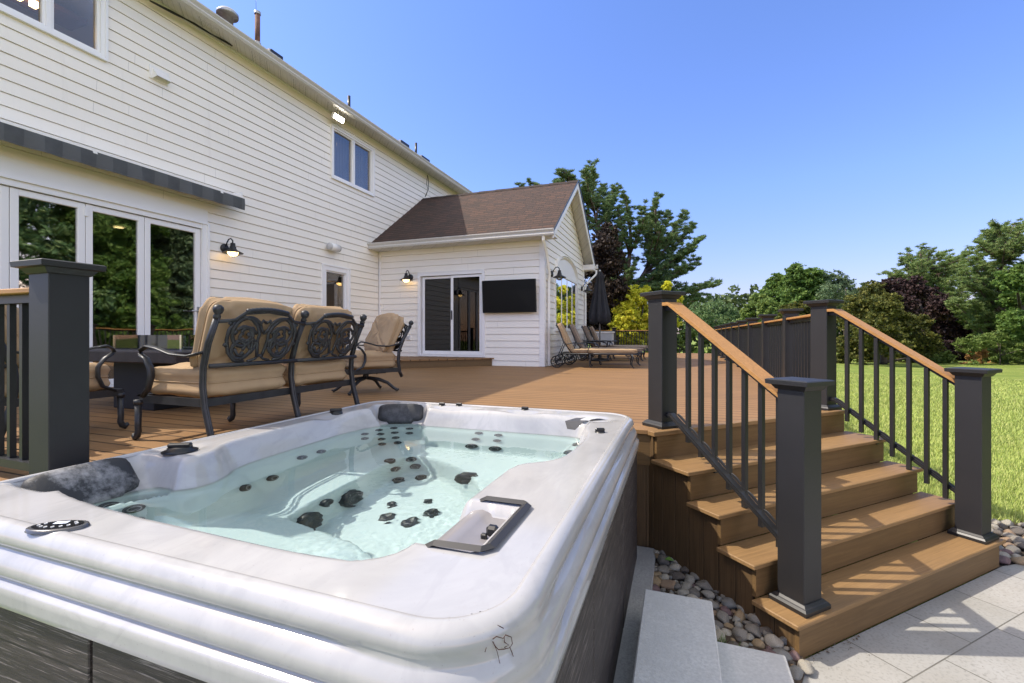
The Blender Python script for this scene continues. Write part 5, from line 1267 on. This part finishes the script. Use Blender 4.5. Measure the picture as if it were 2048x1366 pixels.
lounger((-2.52, 13.95), R(6), 'farthest sun lounger partly hidden behind the umbrella pole', 'fabric2')
# umbrella and its table
ux, uy = -2.03, 12.62
um = empty('umbrella', (ux, uy, DZ), 0, label='closed charcoal umbrella standing between the sun loungers', cat='umbrella')
MB().lathe([(0,0),(.26,0),(.26,.03),(.22,.05),(.05,.08),(.05,.25),(0,.25)], (0,0,0), 24).build('base', M['black'], um)
MB().tube([(0,0,.05),(0,0,2.42)], .02, 10).build('pole', mat('umbrella_pole', (.22,.20,.18), .5), um)
vs = []; K = 64; lv = [(1.02,.14),(1.03,.25),(1.3,.24),(1.7,.17),(2.05,.12),(2.25,.09),(2.3,.11),(2.42,.05),(2.46,.02)]
for z, r_ in lv:
    for i in range(K):
        a = 2*PI*i/K; q_ = r_*(1+.22*math.cos(8*a)+.06*math.sin(3*a+z*3)); vs.append((q_*math.cos(a), q_*math.sin(a), z+.03*math.cos(8*a)*(z < 1.1)))
cm = MB(); cm.add(vs, [(j*K+i, j*K+(i+1) % K, (j+1)*K+(i+1) % K, (j+1)*K+i) for j in range(len(lv)-1) for i in range(K)], True)
cm.build('canopy', mat('umbrella_cloth', (.028,.028,.032), .9, var=.2, vs=6), um)
MB().lathe([(0,2.50),(.025,2.49),(.03,2.46),(.02,2.44)], (0,0,0), 12).build('finial', M['grey_pl'], um)
tb = empty('side_table', (ux-.0, uy-.02, DZ), 0, label='round black metal table around the umbrella pole', cat='side table')
MB().lathe([(.03,.53),(.46,.53),(.475,.545),(.46,.56),(.03,.56)], (0,0,0), 36).build('table_top', M['iron'], tb)
for a in (R(45), R(135), R(225), R(315)):
    MB().tube([(.36*math.cos(a),.36*math.sin(a),.53),(.30*math.cos(a),.30*math.sin(a),.3),(.36*math.cos(a),.36*math.sin(a),.08),(.40*math.cos(a),.40*math.sin(a),.012)], .013, 8).build('leg', M['iron'], tb)
# white grill cart top seen past the corner
gc = empty('serving_cart', (-2.35, 15.3, DZ), 0, label='white serving cart behind the sun loungers by the wing corner', cat='cart')
MB().box((-.35,-.25,.78),(.35,.25,.82), bev=.008).build('top', M['trim'], gc); MB().box((-.32,-.22,.12),(.32,.22,.78)).build('cabinet', M['grey_pl'], gc)
# ================================================================ TREES AND PLANTS
def leafmat(name, cols, trans=.25, hue=1.):
    m, nt, b = newmat(name); out = nt.nodes['Material Output']; ge = N(nt, 'ShaderNodeNewGeometry'); co = coords(nt)
    c = ramp(nt, ge.outputs['Random Per Island'], [(i/(len(cols)-1), c_) for i, c_ in enumerate(cols)])
    c = mix(nt, math_(nt, 'MULTIPLY', ramp(nt, noise(nt, co, .6, 4), [(.40, 0), (.65, 1)]), .4), c, dim(cols[1], 1.5))
    L(nt, c, b.inputs['Base Color']); b.inputs['Roughness'].default_value = .6; b.inputs['Specular IOR Level'].default_value = .25
    t = N(nt, 'ShaderNodeBsdfTranslucent'); L(nt, mix(nt, .5, c, dim(cols[-1], 1.3)), t.inputs[0]); mx = N(nt, 'ShaderNodeMixShader'); mx.inputs[0].default_value = trans
    L(nt, b.outputs[0], mx.inputs[1]); L(nt, t.outputs[0], mx.inputs[2]); L(nt, mx.outputs[0], out.inputs[0]); return m
bark = mat('bark', (.085,.065,.05), .9, var=.35, vs=6, bs=25, bst=.8)
barkp = mat('bark_pine', (.11,.075,.06), .9, var=.35, vs=6, bs=25, bst=.8)
LM = dict(
    pine=leafmat('pine_needles', [(.035,.08,.035),(.11,.19,.07),(.30,.37,.14)], .15),
    pinel=leafmat('pine_needles_pale', [(.05,.09,.03),(.14,.22,.06),(.34,.38,.13)], .2),
    spruce=leafmat('grey_green_needles', [(.06,.09,.045),(.11,.17,.08),(.22,.27,.13)], .15),
    oak=leafmat('green_leaves', [(.045,.085,.02),(.10,.18,.035),(.22,.30,.07)], .3),
    bronze=leafmat('bronze_green_leaves', [(.03,.045,.012),(.085,.10,.02),(.24,.22,.05)], .3),
    copper=leafmat('copper_leaves', [(.016,.010,.009),(.036,.019,.018),(.08,.045,.04)], .12),
    copperb=leafmat('dark_copper_leaves', [(.012,.009,.007),(.028,.02,.015),(.09,.06,.04)], .12),
    gold=leafmat('golden_leaves', [(.38,.44,.03),(.58,.60,.05),(.78,.68,.10)], .35),
    shrub=leafmat('shrub_leaves', [(.07,.12,.028),(.14,.21,.045),(.24,.29,.08)], .3),
    dead=leafmat('dry_needles', [(0.26,0.13,0.052),(0.39,0.208,0.078),(0.494,0.286,0.104)], .2),
    under=leafmat('undergrowth', [(0.03,0.053,0.018),(0.06,0.09,0.03),(0.105,0.135,0.045)], .2))
rs6 = np.random.RandomState(11)
def cards(P, size, asp, upbias, rs, dirs=None):
    """one small bent leaf-card (two triangles sharing an edge) per point"""
    n = len(P)
    if dirs is None:
        d = rs.normal(size=(n, 3)); d[:, 2] += upbias
    else: d = dirs+rs.normal(size=(n, 3))*.35
    d /= np.linalg.norm(d, axis=1)[:, None]
    a = rs.normal(size=(n, 3)); s = np.cross(d, a); s /= np.linalg.norm(s, axis=1)[:, None]+1e-9
    sz = size*rs.uniform(.55, 1.3, n)[:, None]
    v0 = P-s*sz*asp*.5; v1 = P+d*sz*.5-0*s; v2 = P+s*sz*asp*.5; v3 = P-d*sz*.5
    nn = np.cross(d, s); v1 = v1+nn*sz*.12; v3 = v3+nn*sz*.12
    return np.stack([v0, v1, v2, v3], 1).reshape(-1, 3)
def crown(parent, base, pts, size, asp, mat_, up=.3, dirs=None, name='crown', rs=None):
    v = cards(pts-np.array(base), size, asp, up, rs or rs6, dirs); f = np.arange(len(v)).reshape(-1, 4)
    return npmesh(name, v, f, mat_, parent, smooth=False)
def blobpts(blobs, dens, rs, shell=.45):
    """points in lumpy clumps spread through each blob"""
    out = []
    for (c, r, k) in blobs:
        c = np.array(c); r = np.array(r)*np.ones(3); ncl = max(5, int(dens*k))
        q = rs.normal(size=(ncl, 3)); q /= np.linalg.norm(q, axis=1)[:, None]; rad = rs.uniform(shell, 1.0, ncl)[:, None]; cl = c+q*rad*r
        for p in cl:
            m = rs.randint(16, 34); cr = r.mean()*rs.uniform(.10, .22)
            g = rs.normal(size=(m, 3))*cr*.62; g[:, 2] *= .6; out.append(p+g)
    return np.concatenate(out)
def px_blob(u, v, d, rp, k=1., dd=0., asp=(1,1,1)):
    p = atd(u, v, d+dd); r = rp*(d+dd)/F_; return ((p.x, p.y, p.z), (r*asp[0], r*asp[1], r*asp[2]), k)
def trunk_mesh(parent, base, segs, mat_, name='trunk'):
    mb = MB()
    for pts, rs_ in segs: mb.tube([Vector(p)-Vector(base) for p in pts], rs_, 8)
    return mb.build(name, mat_, parent)
def tree(name, label, cat, base, blobs, dens, size, m, asp=.7, up=.3, group=None, seed=1, limbs=None, tr=.25, bk=None, shell=.45):
    rs = np.random.RandomState(seed); t = empty(name, (base[0], base[1], 0), 0, label=label, cat=cat, group=group); b = (base[0], base[1], 0)
    crown(t, b, blobpts(blobs, dens, rs, shell), size, asp, LM[m], up, rs=rs)
    top = max(q[0][2] for q in blobs); segs = []
    zf = min(q[0][2] for q in blobs)
    cx = sum(q[0][0] for q in blobs)/len(blobs); cy = sum(q[0][1] for q in blobs)/len(blobs)
    segs.append(([(b[0],b[1],-.1),(b[0]*.7+cx*.3,b[1]*.7+cy*.3,zf*.7),(cx,cy,top*.85)], [tr, tr*.75, tr*.2]))
    for q in blobs[::max(1, len(blobs)//8)]:
        c = Vector(q[0]); s0 = Vector((b[0]*.6+cx*.4, b[1]*.6+cy*.4, min(c.z*.6, top*.5))); segs.append(([s0, s0.lerp(c, .5)+Vector((0,0,.15)), c], [tr*.4, tr*.25, tr*.08]))
    trunk_mesh(t, b, segs, bk or bark); return t
def pine(name, label, base, d, tips, seed, m='pine', size=.42, spread=.5, trunkpts=None, dens=1., group=None, limb_from=None):
    """open pine: limbs given by where they leave the trunk and where they end; needles in tufts along their outer part"""
    rs = np.random.RandomState(seed); r_ = random.Random(seed); t = empty(name, (base[0], base[1], 0), 0, label=label, cat='tree', group=group); b = Vector((base[0], base[1], 0)); segs = []; P = []; D = []
    if trunkpts: segs += trunkpts
    for (s, e, w) in tips:
        s, e = Vector(s), Vector(e); L_ = (e-s).length; mid = s.lerp(e, .5)-Vector((0,0,L_*.06)); segs.append(([s, mid, e], [.03+.012*L_, .02+.005*L_, .012]))
        nb = max(8, int(L_*8.5*dens))
        for i in range(nb):
            f = .28+.75*(i/(nb-1)); c = (s.lerp(mid, f*2) if f < .5 else mid.lerp(e, min(1.06, (f-.5)*2)))
            side = Vector((r_.gauss(0,1), r_.gauss(0,1), r_.gauss(.25,.5))).normalized(); ln = w*r_.uniform(.25, 1.)*(1.15-f*.55); tip = c+side*ln
            segs.append(([c, tip], [.018, .008]))
            for k in range(r_.randint(4, 7)):
                q = c.lerp(tip, r_.uniform(.35, 1.05)); n_ = r_.randint(14, 22); g = rs.normal(size=(n_, 3)); g /= np.linalg.norm(g, axis=1)[:, None]
                g[:, 2] = np.abs(g[:, 2])*.8+.15; rr_ = rs.uniform(.25, 1., n_)[:, None]*size*.55
                P.append(np.array(q)+g*rr_*np.array([1.2,1.2,.6])); D.append(g)
    P = np.concatenate(P); D = np.concatenate(D); crown(t, b, P, size, .13, LM[m], .2, D, rs=rs); trunk_mesh(t, b, segs, barkp); return t
G1 = 'trees around the lawn'
# --- big pine behind the wing, its limbs sweeping up to the right
d0 = 25.; bx = atd(1240, 700, d0); b3 = (bx.x, bx.y)
def A(u, v, dd=0): return atd(u, v, d0+dd)
tips = []
fork = A(1238, 575)
rp = random.Random(3)
for (s, e, w) in (((1236,600),(1262,555),1.0),):
    pass
src = {'l': [(1236,640),(1233,590),(1215,540),(1200,480),(1188,420),(1180,350)], 'm': [(1240,640),(1246,585),(1256,540),(1262,480),(1258,430),(1252,392)], 'r': [(1244,640),(1262,590),(1290,545),(1310,500),(1318,450),(1305,405)]}
def on(path, f):
    P_ = src[path]; x = f*(len(P_)-1); i = min(int(x), len(P_)-2); k = x-i; return (P_[i][0]*(1-k)+P_[i+1][0]*k, P_[i][1]*(1-k)+P_[i+1][1]*k)
TP = {'l': [(1040,372),(1062,365),(1120,345),(1112,362),(1133,352),(1182,332),(1170,345),(1205,372),(1238,378),(1218,400),(1150,400),(1226,440),(1210,500),(1190,560),(1170,470)],
      'm': [(1250,388),(1232,420),(1225,470),(1215,520),(1280,440),(1240,500),(1262,560),(1270,520)],
      'r': [(1313,395),(1290,412),(1300,430),(1330,430),(1370,430),(1350,465),(1385,455),(1398,480),(1375,500),(1396,520),(1365,540),(1340,520),(1330,560),(1300,580),(1270,570),(1300,470),(1370,580),(1426,565),(1400,578),(1410,590),(1350,590)]}
for k, l in TP.items():
    for i, (u, v) in enumerate(l):
        f = max(.12, min(.97, (640-v-55)/300.+.05*rp.uniform(-1,1))); su, sv = on(k, f)
        if v > 540: su, sv = on(k, .15+.1*rp.random())
        for rep in range(2 if k != 'l' or u > 1100 else 1):
            dd = rp.uniform(-2.6, 2.6); tips.append((A(su, sv), A(u+(rp.uniform(-10,10) if rep else 0), v+(rp.uniform(-8,12) if rep else 0), dd), .66 if u > 1100 else .45))
tk = [([A(1236,700)]+[A(*p) for p in src[k]], [.22,.20,.16,.12,.09,.06,.03]) for k in src]
pine('pine_tree', 'tall open pine with upswept limbs behind the gabled wing', b3, d0, tips, 5, 'pine', .20, trunkpts=tk, dens=1.25, group=G1)
# --- copper beech beside it
d = 21.; rr_ = random.Random(8)
bl = [px_blob(u, v, d, r, 1, rr_.uniform(-1, 1)) for (u, v, r) in ((1205,500,34),(1195,540,38),(1225,530,30),(1200,590,42),(1228,585,34),(1190,640,42),(1225,640,36),(1170,600,40),(1215,470,22))]
p = atd(1195, 690, d); tree('copper_beech', 'dark copper leaved tree behind the closed umbrella', 'tree', (p.x, p.y), bl, 120, .14, 'copperb', .75, group=G1, seed=2, shell=.2)
# --- golden maple
d = 20.2; bl = [px_blob(u, v, d, r, 1, rr_.uniform(-.5, .5)) for (u, v, r) in ((1270,596,26),(1248,612,26),(1290,590,20),(1250,630,28),(1290,620,26),(1240,655,26),(1275,655,32),(1310,640,30),(1300,680,28),(1262,685,22),(1325,610,22),(1335,572,9),(1350,600,16),(1340,640,26),(1230,640,14))]
p = atd(1275, 715, d); tree('maple_tree', 'bright yellow green maple just beyond the far railing', 'tree', (p.x, p.y), bl, 60, .11, 'gold', .8, group=G1, seed=3, tr=.08, shell=.3)
# --- distant evergreens
def mass(name, label, cat, d, l, m, dens, size, seed, asp=.7, tr=.25, up=.3, dz=2., shell=.35):
    q_ = random.Random(seed); bl = [px_blob(u, v, d, r, k_[0] if k_ else 1, q_.uniform(-dz, dz)) for (u, v, r, *k_) in l]; cu = sum(x[0] for x in l)/len(l); p = atd(cu, 720, d)
    return tree(name, label, cat, (p.x, p.y), bl, dens, size, m, asp, up, G1, seed, tr=tr, shell=shell)
mass('evergreen_tree', 'rounded dark evergreen seen through the left stair railing', 'tree', 52, [(1400,630,26),(1430,622,24),(1455,628,22),(1415,655,30),(1450,660,28),(1385,650,22),(1475,645,18)], 'pine', 100, .28, 21, .35)
mass('oak_tree', 'tall rounded green oak in the middle of the tree line', 'tree', 50, [(1560,568,24),(1590,552,24),(1620,560,26),(1550,600,34),(1595,595,36),(1630,600,30),(1575,635,36),(1620,640,34),(1640,560,12),(1545,640,30)], 'oak', 120, .30, 22, .8)
mass('evergreen_tree', 'pale grey green evergreen right of the tall oak', 'tree', 46, [(1650,558,18),(1670,560,20),(1690,575,20),(1660,590,26),(1700,600,24),(1680,620,30),(1728,570,5,.3),(1727,590,9,.4),(1720,620,22)], 'spruce', 100, .24, 23, .35)
mass('linden_tree', 'light green leafy tree left of the tall oak', 'tree', 44, [(1500,622,18),(1520,605,20),(1535,620,22),(1505,645,24),(1540,655,26),(1480,655,16)], 'shrub', 100, .25, 24)
mass('apple_tree', 'small reddish green fruit tree behind the deck railing', 'tree', 34, [(1575,622,16),(1600,618,18),(1620,630,18),(1590,642,20),(1560,640,14),(1640,640,16)], 'bronze', 55, .22, 25)
mass('maple_tree', 'wide spreading bronze green maple behind the right stair railing', 'tree', 27, [(1745,585,24),(1720,610,28),(1760,620,32),(1700,640,28),(1740,655,36),(1790,640,32),(1820,665,34),(1775,680,36),(1850,690,26),(1725,700,34),(1690,690,22),(1810,710,28),(1850,720,18),(1780,600,18),(1840,645,18),(1680,725,16),(1760,722,20)], 'bronze', 95, .15, 26, .8, up=.8)
mass('copper_beech', 'domed purple leaved beech behind the bronze green maple', 'tree', 33, [(1790,580,26),(1820,578,28),(1850,595,30),(1880,615,28),(1805,610,30),(1860,640,34),(1900,660,28),(1920,680,24),(1880,690,34),(1910,710,28),(1930,650,12),(1850,720,24),(1770,572,12)], 'copper', 110, .19, 27)
mass('undergrowth', 'dark low undergrowth beneath the spreading maple', 'shrub', 30, [(1690,735,12),(1720,738,12),(1750,735,12),(1785,738,12),(1815,736,12),(1850,735,14),(1880,735,16)], 'under', 40, .2, 28, tr=.03)
mass('shrub', 'bright green rounded shrub beside the deck railing posts', 'shrub', 24, [(1430,672,14),(1455,668,16),(1480,675,14),(1410,680,14),(1440,690,16),(1375,672,14),(1355,690,16),(1380,700,14)], 'shrub', 34, .15, 29, tr=.03, dz=.6)
mass('shrub', 'low dark shrub beyond the far end of the deck', 'shrub', 23, [(1320,690,14),(1345,700,14),(1400,705,10),(1425,706,10),(1300,700,14)], 'oak', 34, .15, 30, tr=.03, dz=.6)
mass('shrub', 'rounded green shrub at the foot of the purple beech', 'shrub', 29, [(1870,722,14),(1890,716,16),(1905,730,14),(1880,740,12)], 'shrub', 40, .17, 31, tr=.03, dz=.8)
mass('dead_shrub', 'rusty brown dry juniper among the green shrubs', 'shrub', 27.5, [(1945,712,11),(1965,706,10),(1925,735,12),(1988,735,14),(2010,742,12),(1955,728,12)], 'dead', 40, .17, 32, .3, tr=.03, dz=.5)
mass('juniper', 'low spreading yellow green juniper on the right of the lawn', 'shrub', 26.5, [(1935,690,20),(1965,685,20),(1990,680,20),(1950,735,14),(2020,700,22),(2000,720,14),(2050,730,24),(2080,700,30),(1975,745,10),(2040,750,14)], 'shrub', 50, .18, 33, .3, tr=.05, dz=1.)
# --- pines on the right
def pine_px(label, d, trunk, limbs, seed, m, size, reps=2, w=.9, dz=3., dens=1.):
    q_ = random.Random(seed); T_ = [atd(u, v, d) for u, v in trunk]; tips = []
    for (u, v) in limbs:
        for r__ in range(reps):
            k = min(range(len(T_)), key=lambda i: abs(trunk[i][1]-(v+28+q_.uniform(-12, 12)))); s = T_[k].lerp(T_[max(k-1, 0)], q_.random())
            tips.append((s, atd(u+(q_.uniform(-14,14) if r__ else 0), v+(q_.uniform(-12,12) if r__ else 0), d+q_.uniform(-dz, dz)), w))
    n_ = len(T_); rs_ = [.34*(1-.85*i/(n_-1)) for i in range(n_)]
    return pine('pine_tree', label, (T_[0].x, T_[0].y), d, tips, seed, m, size, trunkpts=[(T_, rs_)], dens=dens, group=G1)
pine_px('broad pale pine rising behind the purple beech', 42, [(1850,720),(1848,650),(1846,600),(1844,560),(1842,525),(1840,505)],
    [(1785,540),(1800,520),(1820,508),(1840,500),(1862,503),(1885,512),(1815,550),(1835,530),(1860,530),(1900,520),(1922,515),(1935,512),(1880,545),(1910,540),(1895,560),(1925,555),(1935,575),(1900,590),(1870,570),(1905,600),(1845,560),(1930,585),(1790,560),(1860,590),(1900,575)], 41, 'pinel', .30, 3, 1.15, dens=.5)
pine_px('massive tall pine at the right end of the tree line', 31, [(2010,740),(2008,690),(2006,640),(2004,590),(2002,540),(2002,500),(2000,460)],
    [(1955,480),(1975,465),(1998,452),(2020,450),(2045,455),(1960,510),(1945,520),(1985,490),(2010,490),(2035,490),(1930,540),(1915,535),(1950,545),(1925,560),(1960,570),(1990,540),(2020,540),(2050,530),(1940,600),(1910,600),(1930,615),(1960,620),(1990,600),(2020,590),(2055,590),(1935,640),(1915,630),(1965,660),(1995,650),(2030,640),(2060,640),(1960,690),(1990,690),(2030,690),(2065,690),(2060,480),(2080,560),(2090,620),(1985,720),(2030,720)], 42, 'pinel', .25, 3, .95, dens=.6)
mass('oak_tree', 'dark leafy tree pressed against the massive pine at the right edge', 'tree', 28, [(2030,560,30),(2045,600,34),(2050,650,36),(2020,640,22),(2060,700,36),(2075,540,34),(2035,690,24),(2025,600,20)], 'oak', 100, .18, 43)
# --- trees on the lawn side outside the frame, mirrored in the glass doors
for i, (x, y, h, m) in enumerate(((19.5,9.,13.,'oak'),(20.,14.,14.,'pine'),(21.,19.5,12.6,'oak'),(22.5,25.5,12.,'spruce'),(25.,30.5,12.,'pine'),(22.,4.,13.,'oak'),(27.,22.,16.,'oak'))):
    q_ = random.Random(60+i); bl = [((x+q_.uniform(-2.2,2.2)*(1-.5*k/13), y+q_.uniform(-2.9,2.9)*(1-.5*k/13), .8+(h-1.8)*k/13), (1.9,2.0,1.5), 1) for k in range(14) for _ in range(3)]
    tree('tree', 'large %s tree %s off the right side of the lawn' % (('leafy','evergreen')[m != 'oak'], ('second from the near end','third from the near end','in the middle','near the far end','at the far end','nearest the patio','in the back row')[i]), 'tree', (x, y), bl, 46, .34, m, .6, group='lawn side trees outside the view', seed=60+i)
# --- far wood closing the horizon
rs = np.random.RandomState(90); P = []
for a in np.arange(-1.0, 1.9, .012):
    R_ = 78+rs.uniform(-4, 4); h = 7.2+1.2*math.sin(a*9)+rs.uniform(-.8, .8); n_ = 170
    th = a+rs.uniform(-.010, .010, n_); P.append(np.stack([np.sin(th)*(R_+rs.uniform(-2, 2, n_)), np.cos(th)*(R_+rs.uniform(-2, 2, n_)), h*rs.uniform(0, 1, n_)**.8], -1))
P = np.concatenate(P); o = crown(None, (0,0,0), P, .95, .6, LM['under'], rs=rs, name='far_wood'); tag(o, 'far wood closing the horizon behind the lawn', 'wood', kind='stuff')
# --- lawn blades in the near part of the lawn
rs = np.random.RandomState(31); n_ = 150000
r_ = 4.6+ (rs.uniform(0, 1, n_)**1.7)*21; th = rs.uniform(R(14), R(44), n_); X_ = np.sin(th)*r_; Y_ = np.cos(th)*r_
def side(x, y): return (x > 1.55) & (((x-y) > -2.6) | (x > 1.6)) & ~((x < 2.9) & (y < 5.35)) & ~((x < 2.45) & (y < 5.9)) & ~((y < 5.2+.0*x) & (x > 2.8) & (y < 4.0+.9*(x-1.9))) 
k = side(X_, Y_); X_, Y_, r_ = X_[k], Y_[k], r_[k]; n_ = len(X_)
a = rs.uniform(0, 2*PI, n_); hh = rs.uniform(.035, .075, n_)*(1+.2*np.sin(X_*1.3)*np.cos(Y_*.8)); ww = .0028+.00045*r_; dx, dy = np.cos(a), np.sin(a); ln = hh*rs.uniform(.2, .9, n_)
z0 = -.03
v = np.stack([np.stack([X_-dy*ww, Y_+dx*ww, z0+0*hh], -1), np.stack([X_+dy*ww, Y_-dx*ww, z0+0*hh], -1), np.stack([X_+dx*ln+dy*ww*.25, Y_+dy*ln-dx*ww*.25, z0+hh], -1), np.stack([X_+dx*ln-dy*ww*.25, Y_+dy*ln+dx*ww*.25, z0+hh], -1)], 1).reshape(-1, 3)
gm = leafmat('lawn_blades', [(.27,.36,.07),(.38,.45,.12),(.52,.53,.20)], .35)
o = npmesh('grass', v, np.arange(len(v)).reshape(-1, 4), gm, None, False); tag(o, 'short mown grass blades of the lawn', 'grass', kind='stuff')
# ================================================================ LIGHT, SKY, CAMERA
sc_ = bpy.context.scene
sd = Vector((.82,.26,-1)).normalized()            # direction the sunlight travels
sun = bpy.data.lights.new('sun', 'SUN'); sun.energy = SUN_E; sun.angle = R(.5); sun.color = (1.,.935,.83)
so = bpy.data.objects.new('sun', sun); C.objects.link(so); so.rotation_euler = (-sd).to_track_quat('Z', 'Y').to_euler()
so.location = (-8, -3, 12)
sun.cycles.is_caustics_light = True
water.cycles.is_caustics_caster = True
for o in tub.children:
    if o.type == 'MESH': o.cycles.is_caustics_receiver = True
w = bpy.data.worlds.new('World'); sc_.world = w; w.use_nodes = True; nt = w.node_tree; bg = nt.nodes['Background']
sky = N(nt, 'ShaderNodeTexSky', sky_type='NISHITA'); sky.sun_disc = False
sky.sun_elevation = math.asin(-sd.z); ts = -sd
sky.sun_rotation = math.atan2(ts.x, ts.y)
sky.altitude = 50; sky.air_density = SKY_AIR; sky.dust_density = SKY_DUST; sky.ozone_density = SKY_OZ
tcw = N(nt, 'ShaderNodeTexCoord'); spw = N(nt, 'ShaderNodeSeparateXYZ'); L(nt, tcw.outputs['Generated'], spw.inputs[0])
grade = ramp(nt, spw.outputs[2], [(0., SKY_LOW), (.28, SKY_MID), (.605, SKY_MID2), (.68, SKY_TOP)])  # top stop brightens the sky above the view as added fill light
gsc = N(nt, 'ShaderNodeVectorMath', operation='SCALE'); gsc.inputs['Scale'].default_value = 6.; L(nt, grade, gsc.inputs[0])
gm_ = N(nt, 'ShaderNodeVectorMath', operation='MULTIPLY'); L(nt, sky.outputs[0], gm_.inputs[0]); L(nt, gsc.outputs[0], gm_.inputs[1])
dt = N(nt, 'ShaderNodeVectorMath', operation='DOT_PRODUCT'); L(nt, tcw.outputs['Generated'], dt.inputs[0]); dt.inputs[1].default_value = (.95, -.31, .05)
sk = ramp(nt, dt.outputs['Value'], [(.40, 0), (.72, 1)]); boost = mix(nt, math_(nt, 'MULTIPLY', sk, SIDE_K), (1., 1., 1.), tuple(SIDE_C))  # unseen lawn-side sky made brighter and warmer, added as fill for the walls
g2_ = N(nt, 'ShaderNodeVectorMath', operation='MULTIPLY'); L(nt, gm_.outputs[0], g2_.inputs[0]); L(nt, boost, g2_.inputs[1]); L(nt, g2_.outputs[0], bg.inputs[0]); bg.inputs[1].default_value = SKY_S
cam = bpy.data.cameras.new('camera'); co_ = bpy.data.objects.new('camera', cam); C.objects.link(co_); sc_.camera = co_
co_.location = (0, 0, CZ); co_.rotation_euler = (PI/2, 0, YAW); cam.sensor_width = 36; cam.lens = 36*F_/2048; cam.shift_y = (671-683)/2048; cam.clip_end = 2000; cam.clip_start = .05
sc_.view_settings.view_transform = 'Standard'; sc_.view_settings.look = 'None'; sc_.view_settings.exposure = EXPO; sc_.view_settings.gamma = 1
cy = sc_.cycles; cy.max_bounces = 10; cy.transparent_max_bounces = 16; cy.diffuse_bounces = 4; cy.glossy_bounces = 4; cy.transmission_bounces = 6
cy.use_denoising = True; cy.sample_clamp_indirect = 8
try: cy.denoiser = 'OPENIMAGEDENOISE'
except Exception: pass
